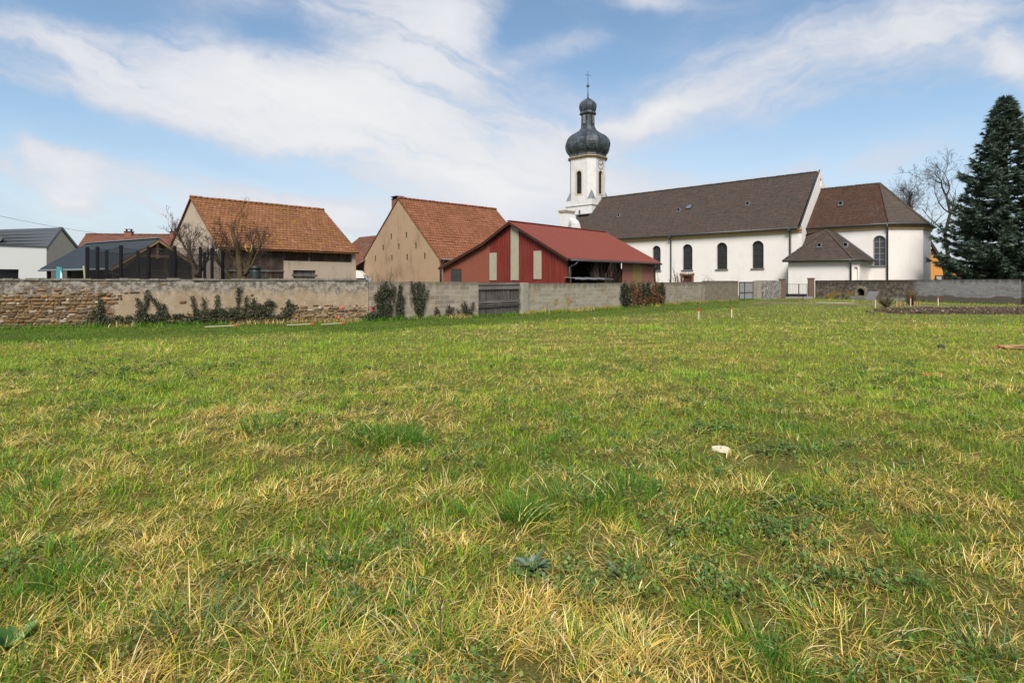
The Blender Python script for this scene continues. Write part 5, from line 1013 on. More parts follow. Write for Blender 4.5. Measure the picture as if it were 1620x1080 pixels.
# ------------------------------------------------------------------ trees
def grow(q, p, d, L, r, depth, segs=5, wob=.22, up=.05, split=(2, 3), ang=.55, taper=.55, thick_min=.004, shrink=.72, tips=None, q2=None, cut=0):
    tgt = q if (depth > cut or q2 is None) else q2
    pts, rs = [p], [r]
    for i in range(segs):
        d = (d+Vector((random.gauss(0, wob), random.gauss(0, wob), random.gauss(0, wob)*.7+up))).normalized(); p = p+d*(L/segs); pts.append(p); rs.append(max(thick_min, r*(1-(1-taper)*(i+1)/segs)))
    tgt.tube(pts, rs, 7 if r > .12 else (5 if r > .03 else 3), cap=r > .05)
    if depth == 0:
        if tips is not None: tips.append(p)
        return
    for k_ in range(random.randint(*split)):
        i = random.randint(max(1, segs-3), segs) if k_ else segs
        a = random.uniform(0, 2*math.pi); o_ = d.orthogonal().normalized(); o_ = Matrix.Rotation(a, 3, d) @ o_; e = (d+o_*ang*random.uniform(.6, 1.4)).normalized()
        grow(q, pts[i], e, L*shrink*random.uniform(.75, 1.15), max(thick_min, rs[i]*random.uniform(.6, .85)), depth-1, max(3, segs-1), wob, up, split, ang, taper, thick_min, shrink, tips, q2, cut)
def bare_tree(name, label, x, y, trunk, r, limbs, depth=4, L=3.0, mat=BARK, tmat=TWIG, group=None, hk=.88, **kw):
    """trunk: list of points; limbs: (index on trunk, direction, length, radius)"""
    q, q2 = MB(), MB(); pts = [Vector(p) for p in trunk]; q.tube(pts, list(np.linspace(r, r*.55, len(pts))), 9)
    T = thing(name, label, 'tree', (x, y, 0), 0, group)
    for i, d, l_, rr_ in limbs: grow(q, pts[i], Vector(d).normalized(), l_, rr_, depth, q2=q2, cut=1, **kw)
    q.build('trunk', mat, T); q2.build('crown', tmat, T); T.scale = (1, 1, hk); return T
random.seed(21)
bare_tree('bare_tree', 'tall bare tree with a fine twiggy crown just above the apse roof', 55, 80, [(0, 0, 0), (.2, 0, 4), (0, .2, 8), (-.3, 0, 10)], .26, [(2, (-.5, .1, 1), 3.2, .12), (3, (.1, .2, 1), 3.2, .12), (3, (.6, -.2, 1), 3.0, .11), (2, (.7, .2, .8), 3.0, .10), (1, (-.7, .1, .9), 3.2, .10), (2, (-.9, 0, .7), 2.8, .09)], 6, wob=.15, up=.06, split=(2, 3), ang=.68, shrink=.76, thick_min=.010)
bare_tree('bare_tree', 'bare tree with one long curving limb beside the spruce', 53.2, 72, [(2, 0, 0), (1.6, 0, 3.5), (.6, 0, 6), (-.7, .1, 8.5), (-2.0, .1, 10.5), (-2.8, 0, 12.6)], .27, [(5, (-.3, 0, 1), 2.0, .14), (4, (-.9, .1, .5), 2.2, .10), (3, (.3, .2, 1), 2.6, .12), (2, (-1, .1, .3), 2.4, .09), (3, (-1, 0, .5), 2.6, .1)], 6, wob=.14, up=.05, split=(2, 3), ang=.72, shrink=.76, thick_min=.010)
bare_tree('bare_tree', 'bare tree with a tall knobbly stem directly behind the left side of the spruce', 56.6, 74, [(0, 0, 0), (.2, 0, 5), (-.3, 0, 9), (.4, 0, 12), (-.1, 0, 14.6)], .25, [(4, (-.5, 0, 1), 2.4, .13), (4, (.5, 0, 1), 2.2, .12), (3, (-.9, 0, .7), 2.6, .11), (2, (-.8, 0, .9), 2.8, .11), (3, (.8, 0, .7), 2.4, .10)], 6, wob=.14, up=.05, split=(2, 3), ang=.72, shrink=.76, thick_min=.010)
bare_tree('distant_tree', 'distant bare treetop showing above the chancel ridge', 60, 100, [(0, 0, 0), (0, 0, 9), (0, 0, 13)], .3, [(2, (-.3, 0, 1), 2.8, .13), (2, (.4, 0, 1), 2.6, .13), (2, (0, .3, 1), 2.9, .13)], 5, wob=.2, up=.04, thick_min=.018)
bare_tree('distant_tree', 'distant bare treetop just showing above the nave ridge', 53.5, 106, [(0, 0, 0), (0, 0, 12), (0, 0, 16.8)], .3, [(2, (-.3, 0, 1), 2.0, .12), (2, (.5, 0, .9), 2.0, .12), (2, (.1, .3, 1), 2.2, .12)], 4, wob=.2, up=.03, thick_min=.018)
# pollarded fruit tree in front of the old barn
def pollard(label, x, y, limbs, whips, seed, h0=.0):
    random.seed(seed); q, q2 = MB(), MB(); T = thing('pollard_tree', label, 'tree', (x, y, 0), 0); T.scale = (.95, .95, .90)
    for pts, r0_, r1_ in limbs:
        p = [Vector(v_) for v_ in pts]; f = []
        for i in range(len(p)-1): f += [p[i].lerp(p[i+1], k_/3)+Vector((random.uniform(-.04, .04), random.uniform(-.04, .04), 0)) for k_ in range(3)]
        f.append(p[-1]); q.tube(f, [r0_+(r1_-r0_)*i/(len(f)-1)+random.uniform(-.012, .012) for i in range(len(f))], 8)
        L_ = sum((p[i+1]-p[i]).length for i in range(len(p)-1))
        for k_ in range(whips):
            i = random.randint(len(f)//3, len(f)-1); a = random.uniform(0, 2*math.pi); d = Vector((math.cos(a), math.sin(a)*.7, random.uniform(.1, 1.3))).normalized(); big_ = k_ % 4 == 0; grow(q2, f[i], d, random.uniform(.45, .8) if big_ else random.uniform(.3, .62), .026 if big_ else .014, 4 if big_ else 3, 5, .14, .09, (2, 3), .6, .5, .0055, .70)
    q.build('trunk', BARK_M, T); q2.build('crown', TWIG, T); return T
pollard('mossy pollarded tree with thick cut limbs in front of the old barn', -14.5, 30, [([(0, 0, 0), (.1, 0, 1.6), (.12, .1, 2.4), (.0, .2, 3.6), (-.25, .1, 4.6), (-.28, .1, 5.3)], .21, .10), ([(.05, 0, 1.5), (-.45, 0, 2.2), (-1.0, 0, 3.0), (-1.35, .1, 3.75)], .12, .07), ([(.1, 0, 1.4), (.5, .1, 2.4), (.75, 0, 3.3), (.85, 0, 4.1)], .13, .08), ([(.0, .1, 2.6), (-.5, .3, 3.4), (-.65, .3, 4.3)], .10, .05), ([(.4, 0, 2.2), (.9, -.2, 2.9), (1.3, -.2, 3.8)], .08, .03)], 22, 5)
pollard('smaller pollarded tree with one mossy stub beside the trampoline', -16.9, 30.2, [([(0, 0, 0), (.1, 0, 1.8), (.0, .1, 2.8), (-.3, .1, 3.5), (-.28, 0, 4.3)], .20, .11), ([(.1, 0, 2.2), (.55, 0, 2.9), (.75, 0, 3.3)], .14, .10), ([(.0, 0, 3.0), (-.5, 0, 3.9), (-.9, 0, 4.6)], .06, .03)], 20, 8)
pollard('low leaning pollard stump tree left of the smaller pollarded tree', -18.6, 30.6, [([(.3, 0, 0), (.2, 0, 1.8), (.0, 0, 2.9), (.1, 0, 3.3)], .17, .13)], 24, 9)
b = MB(); b.tube([(.17*math.cos(t), 0, .28*math.sin(t)*1.1) for t in np.linspace(math.pi*.95, math.pi*2.05, 14)], .017, 5); tag(b.build('hanging_loop', m_plain('yellow_strap', (.55, .40, .05), .7, .1), None, (-13.75, 29.7, 3.55), 0), 'yellow loop hanging from a limb of the mossy pollarded tree', 'loop')

# blue-green spruce: whorls of drooping boughs carrying sprays of needles
random.seed(4); SP = thing('spruce_tree', 'tall dark blue green spruce at the right edge behind the churchyard wall', 'tree', (45.1, 52, 0), 0)
q = MB(); q.tube([(0, 0, 0), (.05, 0, 6), (0, 0, 12), (.05, 0, 18.3)], [.42, .32, .18, .03], 9); q.build('trunk', BARK, SP)
H = 18.5; SV, SD, SS = [], [], []; q = MB(); z_ = 1.3
while z_ < H-.2:
    t = z_/H; Rr = 6.7*(1-t)**.92*(.84 if t < .16 else 1)+.10; nb = max(4, int(11-5*t)); a0 = random.uniform(0, 6.28)
    for k_ in range(nb):
        if random.random() < .07: continue
        a = a0+2*math.pi*k_/nb+random.uniform(-.25, .25); rl = Rr*random.uniform(.70, 1.10); rise = random.uniform(.10, .35)*t-.22*(1-t)+.05; pts = []
        for i in range(8):
            s_ = i/7; pts.append(Vector((math.cos(a)*rl*s_, math.sin(a)*rl*s_, z_+rl*(rise*s_-.12*math.sin(math.pi*s_)*(1-t)+.16*s_*s_))))
        q.tube(pts, list(np.linspace(.045+.03*(1-t), .01, 8)), 4, cap=False)
        nsp = int(8+rl*8)
        for j in range(nsp):
            s_ = random.uniform(.22, 1)**.8; f = s_*7; i = min(6, int(f)); p = pts[i].lerp(pts[i+1], f-i); side = random.choice((-1, 1))*random.uniform(.2, 1.1); aa = a+side
            l_ = (.30+.55*(1-s_)**.6*min(1, rl/3))*random.uniform(.6, 1.25); dv = Vector((math.cos(aa), math.sin(aa), random.uniform(-.38, .14))).normalized()
            m = 1+int(l_/.3)
            for e in range(m): SV.append(p+dv*l_*(e/m)); SD.append(dv); SS.append(min(.62, .36+l_*.25))
        for e in range(3): SV.append(pts[-1]); SD.append((pts[-1]-pts[-2]).normalized()+Vector((random.uniform(-.4, .4), random.uniform(-.4, .4), random.uniform(-.2, .3)))); SS.append(.42)
    z_ += random.uniform(.34, .52)*(1 if t < .7 else .8)
q.build('boughs', BARK, SP)
P, D, S_ = np.array([tuple(v_) for v_ in SV]), np.array([tuple(v_) for v_ in SD]), np.array(SS); D /= np.linalg.norm(D, axis=1)[:, None]; n = len(P); nf = 7
up = rng.normal(0, .5, (n, 3)); up[:, 2] += 1; sd_ = np.cross(D, up); sd_ /= np.linalg.norm(sd_, axis=1)[:, None]; up = np.cross(sd_, D)
base = np.array([(.055, .085, .060), (.075, .110, .078), (.105, .145, .105), (.040, .060, .044), (.15, .19, .14)])[rng.choice(5, n, p=[.3, .3, .15, .15, .10])]*rng.uniform(.8, 1.25, (n, 1))
VV, TT, CC = [], [], []
for f in range(nf):
    an_ = rng.uniform(-1.0, 1.0, n); el_ = rng.uniform(-.5, .6, n); dd = D*np.cos(an_)[:, None]+sd_*np.sin(an_)[:, None]+up*el_[:, None]*.6; dd /= np.linalg.norm(dd, axis=1)[:, None]; ww = np.cross(dd, up+rng.normal(0, .4, (n, 3))); ww /= np.linalg.norm(ww, axis=1)[:, None]
    o_ = P+D*(rng.uniform(0, .5, n)*S_)[:, None]; L_ = S_*rng.uniform(.55, 1.0, n); wd_ = (S_*rng.uniform(.07, .13, n))[:, None]
    VV.append(np.stack([o_-ww*wd_, o_+ww*wd_, o_+dd*L_[:, None]], 1).reshape(-1, 3)); TT.append(np.arange(n*3).reshape(-1, 3)+f*n*3); CC.append(np.repeat(base*rng.uniform(.8, 1.2, (n, 1)), 3, 0))
soup('needles', np.concatenate(VV), np.concatenate(TT), NEEDLE, SP, np.concatenate(CC))
# ------------------------------------------------------------------ grass
UB = np.array([-1.3, -.90, -.252, -.059, .0278, .19, .339, .40, .47, .53, .62, .77, .92, 1.3]); ZB = np.array([17.9, 20.4, 24.2, 27.2, 30.4, 35.3, 46.2, 50.8, 56, 56, 50, 44, 40, 36])   # how far the meadow reaches on each bearing
UM = np.array([-1.3, -.90, -.55, -.233, -.01, .211, .36, .45, .60, 1.3]); ZM = np.array([13.5, 15.2, 16.6, 18.9, 22.6, 28.0, 34, 39, 60, 60])          # where the short mown strip by the walls begins
def scatter(n, z0, z1, p):
    """n points in the view wedge, density falling with distance**p"""
    zs = np.linspace(z0, z1, 600); c = np.cumsum(zs**(1-p)); c /= c[-1]; Z = np.interp(rng.uniform(0, 1, n), c, zs); X = rng.uniform(-1, 1, n)*(Z*1.0+1.7); u_ = X/Z
    k_ = (Z < np.interp(u_, UB, ZB)-.12); X, Z = X[k_], Z[k_]
    soil = (Z > 29.5-(X-18)*.1) & (Z < 34.9) & (X > 18.8+(Z-29)*.9) & (X < 36)
    tr = (X > 18+abs(Z-44)*.5) & (Z > 39.6-.28*(X-20)*1.) & (Z < 45.2-.42*(X-20)) ; tr &= rng.uniform(0, 1, len(X)) < .85
    gap = (fbm(X*2.1, Z*2.1, 101, 3) < .32) & (Z < 6.5) & (rng.uniform(0, 1, len(X)) < .85)
    worn = (np.hypot(X-2.15, (Z-5.65)*1.6) < .75*rng.uniform(.3, 1.1, len(X))) & (rng.uniform(0, 1, len(X)) < .8)
    k_ = ~soil & ~tr & ~gap & ~worn; return X[k_], Z[k_]
def strawness(X, Z):
    s_ = .42*fbm(X*.6, Z*.45, 41, 4)+.58*fbm(X*2.6, Z*2.2, 43, 3); s_ = (s_-.5)*3.3+.36
    s_ -= .55*np.exp(-((X+7)/5.5)**2-((Z-12.2)/2.6)**2)          # lush belt on the left
    s_ += .04+.06*np.exp(-((X-5)/5)**2-((Z-10)/6)**2)+.06*np.exp(-((Z-4)/2.5)**2)+.10*np.exp(-((X+.5)/2.5)**2-((Z-5)/2.5)**2)-.10*(X/Z > .35)*(Z < 7)
    s_ -= .75*np.clip((Z-np.interp(X/Z, UM, ZM))/.9, 0, 1)
    s_ -= .35*np.exp(-((X-22)/9)**2-((Z-28)/2.0)**2)
    return np.clip(s_, 0, 1)
GREEN = np.array([(.20, .325, .018), (.145, .265, .015), (.265, .36, .022), (.085, .19, .012), (.33, .385, .022), (.145, .275, .045)])
STRAW = np.array([(.58, .43, .11), (.62, .49, .19), (.45, .31, .065), (.66, .56, .31), (.52, .41, .07), (.25, .16, .05), (.33, .21, .065), (.40, .27, .085)])
def blades(X, Y, Z, head, L, W, th0, kap, col, S, twist=None):
    n = len(X); hx, hy = np.cos(head), np.sin(head); tw = head+math.pi/2+(rng.normal(0, .5, n) if twist is None else twist); wx, wy = np.cos(tw), np.sin(tw)
    V = np.zeros((n, 2*S+1, 3), np.float32); C = np.zeros((n, 2*S+1, 3), np.float32); px, py, pz = X.copy(), Y.copy(), Z.copy()
    for k_ in range(S+1):
        s_ = k_/S; w2 = W*.5*(1-s_**1.8)*(.75+.25*min(1, s_*4)); shade = .80+.25*s_
        if k_ < S:
            V[:, 2*k_] = np.c_[px-wx*w2, py-wy*w2, pz]; V[:, 2*k_+1] = np.c_[px+wx*w2, py+wy*w2, pz+.15*w2]; C[:, 2*k_] = C[:, 2*k_+1] = col
        else: V[:, 2*S] = np.c_[px, py, pz]; C[:, 2*S] = col
        t = np.clip(th0+kap*(s_+.5/S), 0, 2.6); px = px+L/S*np.sin(t)*hx; py = py+L/S*np.sin(t)*hy; pz = np.maximum(pz+L/S*np.cos(t), Z+.006+.012*s_)
    tri = []
    for k_ in range(S-1): a = 2*k_; tri += [(a, a+1, a+3), (a, a+3, a+2)]
    tri.append((2*S-2, 2*S-1, 2*S)); T = (np.arange(n)[:, None, None]*(2*S+1)+np.array(tri)[None]).reshape(-1, 3)
    return V.reshape(-1, 3), T, C.reshape(-1, 3)
class Pile:
    def __init__(s): s.V, s.T, s.C, s.n = [], [], [], 0
    def add(s, r): V, T, C = r; s.V.append(V); s.T.append(T+s.n); s.C.append(C); s.n += len(V)
    def build(s, name, mat): return soup(name, np.concatenate(s.V), np.concatenate(s.T), mat, None, np.concatenate(s.C))
def pick(pal, n, var=.22, p=None): return pal[rng.choice(len(pal), n, p=p)]*rng.uniform(1-var, 1+var, (n, 1))*rng.uniform(.93, 1.07, (n, 3))
GP, SPL = Pile(), Pile()
Q = GRASS_Q*1.14
for z0, z1, n, S, p in ((1.6, 5, 64000, 4, .6), (5, 10, 62000, 3, 1.2), (10, 22, 85000, 2, 1.5), (20, 58, 95000, 2, 1.7)):
    X, Z = scatter(int(n*Q), z0, z1, p); s_ = strawness(X, Z); mow = np.clip((Z-np.interp(X/Z, UM, ZM))/.9, 0, 1); far = (1+Z/9)**.85
    pat = fbm(X*.8, Z*.8, 61, 3); k_ = (rng.uniform(0, 1, len(X)) > s_*.80) & ((vnoise(X*5.5, Z*5.5, 55) > .22) | (Z > 5)); x_, y_, m_w, fr_, pt = X[k_], Z[k_], mow[k_], far[k_], pat[k_]; n_ = len(x_)
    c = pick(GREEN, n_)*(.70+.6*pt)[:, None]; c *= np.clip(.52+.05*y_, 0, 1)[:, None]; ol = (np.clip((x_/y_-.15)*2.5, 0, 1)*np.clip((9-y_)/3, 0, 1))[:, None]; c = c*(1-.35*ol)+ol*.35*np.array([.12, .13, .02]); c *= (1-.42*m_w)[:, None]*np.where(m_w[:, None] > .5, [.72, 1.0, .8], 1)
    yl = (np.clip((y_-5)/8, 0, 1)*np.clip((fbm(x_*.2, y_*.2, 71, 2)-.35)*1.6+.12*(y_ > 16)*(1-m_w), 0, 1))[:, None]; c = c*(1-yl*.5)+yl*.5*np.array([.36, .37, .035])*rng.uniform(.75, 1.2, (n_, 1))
    L = rng.uniform(.04, .12, n_)*(1-.5*m_w)*(.75+.7*pt)*(1+.15*(fr_-1)); W = rng.uniform(.0026, .0058, n_)*fr_
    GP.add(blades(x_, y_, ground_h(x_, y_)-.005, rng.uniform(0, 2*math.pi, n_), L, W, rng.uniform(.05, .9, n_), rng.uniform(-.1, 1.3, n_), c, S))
    k_ = (rng.uniform(0, 1, len(X)) < s_*1.05); x_, y_, fr_ = X[k_], Z[k_], far[k_]; n_ = len(x_); hd = 2*math.pi*fbm(x_*.9, y_*.9, 81, 2)*2+rng.normal(0, 1.5, n_)
    L = rng.uniform(.04, .12, n_)*(1+.12*(fr_-1)); W = rng.uniform(.0020, .0050, n_)*fr_; SPL.add(blades(x_, y_, ground_h(x_, y_)+rng.uniform(.0, .03, n_), hd, L, W, rng.uniform(.7, 1.5, n_), rng.uniform(-.3, .9, n_), pick(STRAW, n_, .25, [.20, .14, .17, .06, .12, .11, .10, .10]), S))
# yellowed moss and curled old leaf close to the soil
X, Z = scatter(int(130000*Q), 1.9, 15, 1.0); n = len(X); c = pick(np.array([(.33, .31, .035), (.40, .34, .06), (.24, .27, .03), (.30, .22, .05)]), n, .25)*(.65+.7*fbm(X*1.3, Z*1.3, 131, 3))[:, None]
SPL.add(blades(X, Z, ground_h(X, Z)-.004, rng.uniform(0, 6.28, n), rng.uniform(.02, .055, n)*(1+Z/25), rng.uniform(.003, .006, n)*(1+Z/12), rng.uniform(.2, 1.4, n), rng.uniform(0, 1.5, n), c, 2))
# the short mown strip under the walls gets its own close turf
n = int(70000*Q); u_ = rng.uniform(-1, .40, n); t = rng.uniform(0, 1, n); a_, b_ = np.interp(u_, UM, ZM), np.interp(u_, UB, ZB)-.1; Z = a_+(b_-a_)*t; X = u_*Z; fr_ = (1+Z/9)**.85
c = pick(np.array([(.075, .155, .014), (.055, .125, .012), (.11, .19, .02), (.16, .17, .03)]), n, .3, [.4, .35, .2, .05])*.78*(.6+.8*fbm(X*.7, Z*.9, 121, 3))[:, None]
GP.add(blades(X, Z, ground_h(X, Z)-.004, rng.uniform(0, 6.28, n), rng.uniform(.03, .09, n), rng.uniform(.003, .006, n)*fr_, rng.uniform(.1, 1.0, n), rng.uniform(0, 1, n), c, 2))
LUSH = np.array([(.075, .19, .014), (.10, .23, .016), (.055, .135, .014), (.14, .27, .02)])
DEEP = np.array([(.055, .15, .012), (.075, .19, .014), (.04, .11, .012), (.10, .22, .02)])
# tussocks
def tussock(cx, cy, nb, L, spread, greenness, lean=None, up_=.5, wid=1.0, pal=None, droop=1.0):
    a = rng.uniform(0, 2*math.pi, nb); r = spread*np.sqrt(rng.uniform(0, 1, nb)); x_, y_ = cx+r*np.cos(a), cy+r*np.sin(a); hd = a+rng.normal(0, .5, nb)
    if lean is not None: hd = lean+rng.normal(0, .8, nb)
    g = rng.uniform(0, 1, nb) < greenness; c = np.where(g[:, None], pick(GREEN if pal is None else pal, nb, .25)*.85, pick(STRAW, nb, .22, [.18, .18, .12, .12, .10, .10, .10, .10]))
    l_ = L*rng.uniform(.5, 1.2, nb)*np.where(g, .85, 1.1); W = rng.uniform(.0028, .0060, nb)*wid*(1+cy/11)**.8; t0 = np.where(g, rng.uniform(.0, .7, nb), rng.uniform(.35, 1.15, nb)*up_*1.6); kp = np.where(g, rng.uniform(.2, 1.5, nb), rng.uniform(.6, 2.0, nb))*droop
    (GP if greenness > .5 else SPL).add(blades(x_, y_, ground_h(x_, y_)-.006, hd, l_, W, t0, kp, c, 5 if cy < 7 else 3, rng.normal(0, .7, nb)))
nt = int(560*Q); tx, tz = scatter(nt*2, 2.1, 8, 1.15); ts = strawness(tx, tz)
for x_, z_, s_ in zip(tx, tz, ts): tussock(x_, z_, int(rng.integers(16, 46)), rng.uniform(.09, .20)*(1 if z_ < 5 else .95), rng.uniform(.04, .18), float(np.clip(1.12-s_*1.15+rng.normal(0, .28), 0, 1)), rng.uniform(0, 6.28) if rng.uniform() < .4 else None, pal=(DEEP if rng.uniform() < .5 else LUSH if rng.uniform() < .5 else None))
tx, tz = scatter(int(1500*Q), 7, 26, 1.3); ts = strawness(tx, tz); tm = (tz < np.interp(tx/tz, UM, ZM)-.3)
for x_, z_, s_ in zip(tx[tm], tz[tm], ts[tm]): tussock(x_, z_, int(rng.integers(12, 30)), rng.uniform(.10, .24), rng.uniform(.06, .22), float(np.clip(1.0-s_*1.1+rng.normal(0, .2), 0, 1)), rng.uniform(0, 6.28) if rng.uniform() < .5 else None, wid=1.1)
BLUE = np.array([(.10, .17, .055), (.075, .14, .045), (.15, .21, .085)])
for cx, cy, nb, L, sp_, gr, pal in ((-1.33, 6.0, 420, .32, .38, .98, DEEP), (-1.0, 5.9, 200, .28, .22, .97, DEEP), (.06, 3.85, 260, .28, .13, .93, DEEP), (.0, 3.7, 50, .30, .14, .10, None), (.55, 4.3, 240, .26, .28, .85, DEEP), (.85, 4.35, 260, .25, .3, .85, DEEP), (.3, 4.4, 120, .24, .25, .6, BLUE), (-2.75, 6.3, 220, .25, .22, .95, DEEP), (-1.95, 2.75, 200, .22, .3, .93, LUSH), (-1.5, 2.7, 120, .3, .16, .8, BLUE), (-2.55, 3.1, 160, .18, .25, .96, LUSH), (-.35, 2.6, 190, .22, .2, .35, None), (-.2, 2.55, 90, .25, .14, .9, LUSH), (1.6, 2.75, 170, .20, .26, .2, None), (.25, 2.55, 140, .20, .16, .5, LUSH), (.55, 2.6, 120, .22, .16, .3, None), (2.15, 2.6, 140, .2, .12, .5, BLUE), (-1.0, 2.6, 170, .22, .3, .25, None), (-2.2, 4.2, 120, .24, .2, .15, None), (-.55, 4.55, 130, .24, .22, .3, None), (-3.9, 4.6, 200, .26, .2, .95, DEEP), (-2.5, 3.25, 200, .2, .22, .97, DEEP), (.2, 5.6, 140, .2, .3, .95, DEEP), (-1.15, 3.4, 130, .2, .16, .9, DEEP), (3.0, 5.6, 120, .2, .2, .9, DEEP), (1.5, 4.2, 120, .2, .2, .9, DEEP), (-3.6, 5.0, 100, .24, .2, .2, None), (.75, 3.4, 120, .2, .2, .2, None), (-.95, 3.3, 90, .24, .18, .2, None), (1.15, 2.62, 120, .2, .16, .6, LUSH), (1.9, 4.5, 100, .2, .2, .3, None), (-8.1, 13.0, 90, .3, .5, .1, None), (-5.5, 9.1, 90, .3, .2, .95, LUSH)):
    tussock(cx, cy, int(nb*1.15), L, sp_, gr, pal=pal, lean=None)
gr_o = kind(GP.build('green_grass', GRASS), 'stuff'); st_o = kind(SPL.build('dry_grass', GRASS), 'stuff')
# longer growth at the foot of the walls
GW = Pile()
for a, c, n in (((-25, 17.9), R1, 2600), (R1, G1, 900), (G1, K1, 1000), (K1, K2, 800), (K2, (22.6, 52.4), 500), (Y0, Y1, 900)):
    t = rng.uniform(0, 1, n); x_ = a[0]+(c[0]-a[0])*t; y_ = a[1]+(c[1]-a[1])*t; d = np.array([c[1]-a[1], -(c[0]-a[0])]); d = d/np.hypot(*d); o_ = rng.uniform(.06, .8, n)**1.3; x_, y_ = x_+d[0]*o_, y_+d[1]*o_; dead = fbm(t*9, t*0+.5, int(abs(a[0])*7)+3, 3) > .56
    col = np.where(dead[:, None] & (rng.uniform(0, 1, (n, 1)) < .8), pick(STRAW, n)*.7, pick(LUSH, n)*.75); GW.add(blades(x_, y_, ground_h(x_, y_)-.01, rng.uniform(0, 6.28, n), rng.uniform(.12, .36, n), rng.uniform(.012, .03, n), rng.uniform(0, .7, n), rng.uniform(.2, 1.4, n), col, 3))
kind(GW.build('wall_foot_grass', GRASS), 'stuff')
# low broadleaf weeds between the blades
PL_ = []; wx, wz = scatter(int(1100*Q), 2.1, 12, 1.2); wn_ = fbm(wx*.9+3, wz*.9, 91, 3); k_ = wn_ > .50; wx, wz = wx[k_], wz[k_]; cl_ = [(1.0, 3.35), (.42, 3.3), (.3, 3.15), (1.15, 3.15), (1.75, 3.7), (1.9, 3.9), (2.4, 4.3), (-.85, 3.5), (-.72, 3.0), (2.6, 5.6), (2.3, 6.4), (1.6, 3.25), (2.0, 3.2), (1.3, 3.9)]
wx = np.r_[wx, np.repeat([c[0] for c in cl_], 12)+rng.normal(0, .16, 12*len(cl_))]; wz = np.r_[wz, np.repeat([c[1] for c in cl_], 12)+rng.normal(0, .10, 12*len(cl_))]
nl = 32; P = np.stack([np.repeat(wx, nl)+rng.normal(0, .05, len(wx)*nl), np.repeat(wz, nl)+rng.normal(0, .05, len(wx)*nl), np.zeros(len(wx)*nl)], 1); P[:, 2] = ground_h(P[:, 0], P[:, 1])+rng.uniform(.01, .07, len(P))
WCOL = np.array([(.06, .13, .022), (.09, .17, .03), (.045, .095, .018), (.14, .18, .04), (.11, .10, .035)])
V_, T_, C_ = leaves(P, np.tile([0, -.25, 1.], (len(P), 1)), .018*(1+P[:, 1]/12), WCOL); kind(soup('broadleaf_weeds', V_, T_, LEAFM, None, C_), 'stuff')
# rosettes one can point at
def rosette(name, label, x, y, n, L, wd_, cols, up_=.5):
    V, T, C = [], [], []; z = float(ground_h(np.array(x), np.array(y))); k0 = 0
    for i in range(n):
        a = 2.4*i+rng.uniform(-.3, .3); l_ = L*rng.uniform(.6, 1.1); t0 = rng.uniform(.5, 1.35)*up_*2; d = np.array([math.cos(a), math.sin(a)]); s_ = np.array([-d[1], d[0], 0]); c = cols[rng.integers(len(cols))]*rng.uniform(.8, 1.2); p = np.array([d[0]*.02, d[1]*.02, .02]); m = 5; row = []
        for j in range(m+1):
            f = j/m; w_ = wd_*math.sin(math.pi*(.08+.92*f)**.8)*rng.uniform(.8, 1.15)+.001; row.append((p-s_*w_+[0, 0, .3*w_], p.copy(), p+s_*w_+[0, 0, .3*w_])); tt = min(1.75, t0+.5*f); p = p+l_/m*np.array([math.sin(tt)*d[0], math.sin(tt)*d[1], math.cos(tt)]); p[2] = max(p[2], .012)
        for r_ in row: V += list(r_); C += [c, c*.8, c]
        for j in range(m):
            for e in (0, 1): b0 = k0+3*j+e; T += [(b0, b0+1, b0+4), (b0, b0+4, b0+3)]
        k0 += 3*(m+1)
    o_ = soup(name, np.array(V), np.array(T), LEAFM, None, np.array(C)); o_.location = (x, y, z); return tag(o_, label, 'plant')
rosette('rosette_plant', 'grey green leafy rosette growing low in the foreground grass', .11, 3.22, 34, .12, .020, np.array([(.12, .175, .10), (.17, .23, .14), (.09, .14, .075)]), .55)
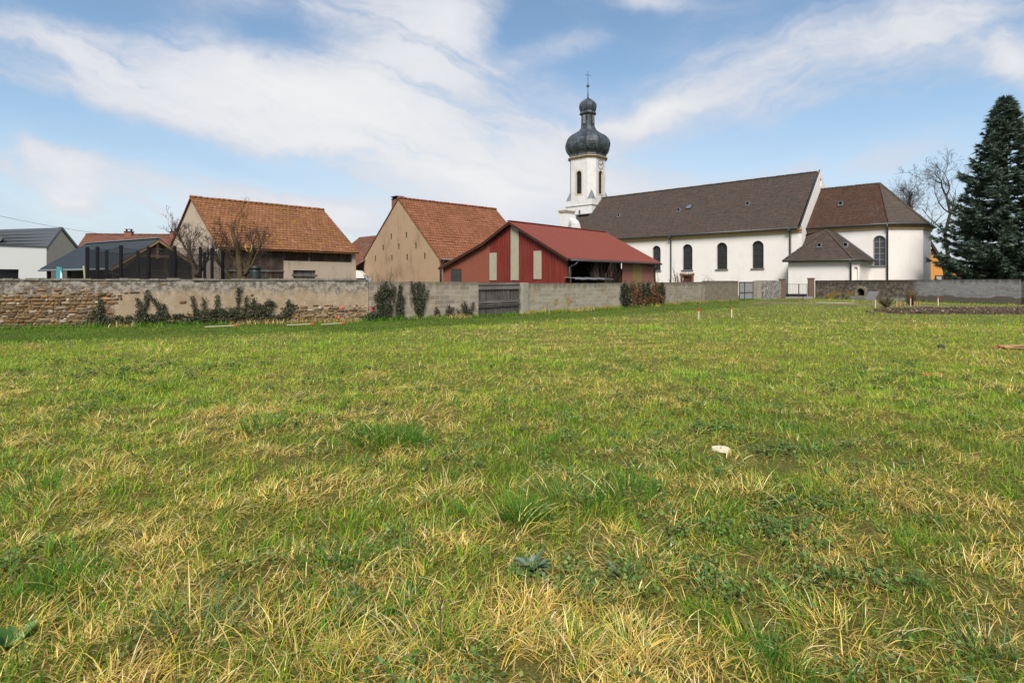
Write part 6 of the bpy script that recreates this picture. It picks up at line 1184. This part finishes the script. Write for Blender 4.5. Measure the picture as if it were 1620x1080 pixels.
rosette('rosette_plant', 'smaller dull grey green rosette right of the larger leafy rosette', .62, 3.25, 22, .10, .015, np.array([(.11, .16, .085), (.15, .2, .11)]), .6)
rosette('dock_plant', 'broad leaved dark green dock at the bottom left corner', -2.33, 2.66, 13, .15, .026, np.array([(.055, .13, .025), (.08, .17, .035), (.14, .22, .075)]), .45)
b = MB(); z0 = float(ground_h(np.array(-.32), np.array(2.5))); pp = [Vector((0, 0, 0)), Vector((.006, 0, .08)), Vector((.0, .01, .17)), Vector((.008, .01, .26))]; b.tube(pp, [.0035, .003, .0025, .0015], 5)
for k_ in range(9): p = pp[2].lerp(pp[3], k_/9); b.tube([p, p+Vector((random.uniform(-.02, .02), random.uniform(-.02, .02), .02))], [.002, .003], 4)
tag(b.build('dry_stalk', TWIG, None, (-.32, 2.52, z0), 0), 'single dark dry stalk standing at the bottom edge', 'stalk')
# clods and stones in the dug soil
n = 3600; sxx = rng.uniform(0, 1, n); syy = rng.uniform(.03, .97, n); nr, fr = 29.6-sxx*1.6, 34.6+sxx*1.6; cyy = nr+(fr-nr)*syy; cxx = 18.3+sxx*15+syy*4.2; rad_ = rng.uniform(.02, .065, n)
oct_ = np.array([(1, 0, 0), (-1, 0, 0), (0, 1, 0), (0, -1, 0), (0, 0, 1), (0, 0, -1)], float); of = np.array([(0, 2, 4), (2, 1, 4), (1, 3, 4), (3, 0, 4), (2, 0, 5), (1, 2, 5), (3, 1, 5), (0, 3, 5)])
V_ = oct_[None]*rng.uniform(.5, 1.2, (n, 6, 1))*rad_[:, None, None]; V_[..., 0] += cxx[:, None]; V_[..., 1] += cyy[:, None]; V_[..., 2] += (.10+rng.uniform(-.04, .06, n))[:, None]
cc = np.repeat(np.where(rng.uniform(0, 1, (n, 1)) < .10, np.array([[.26, .20, .13]]), np.array([[.075, .052, .036]]))*rng.uniform(.6, 1.5, (n, 1)), 6, 0)
kind(soup('soil_clods', V_.reshape(-1, 3), (of[None]+np.arange(n)[:, None, None]*6).reshape(-1, 3), CLOD, None, cc), 'stuff')
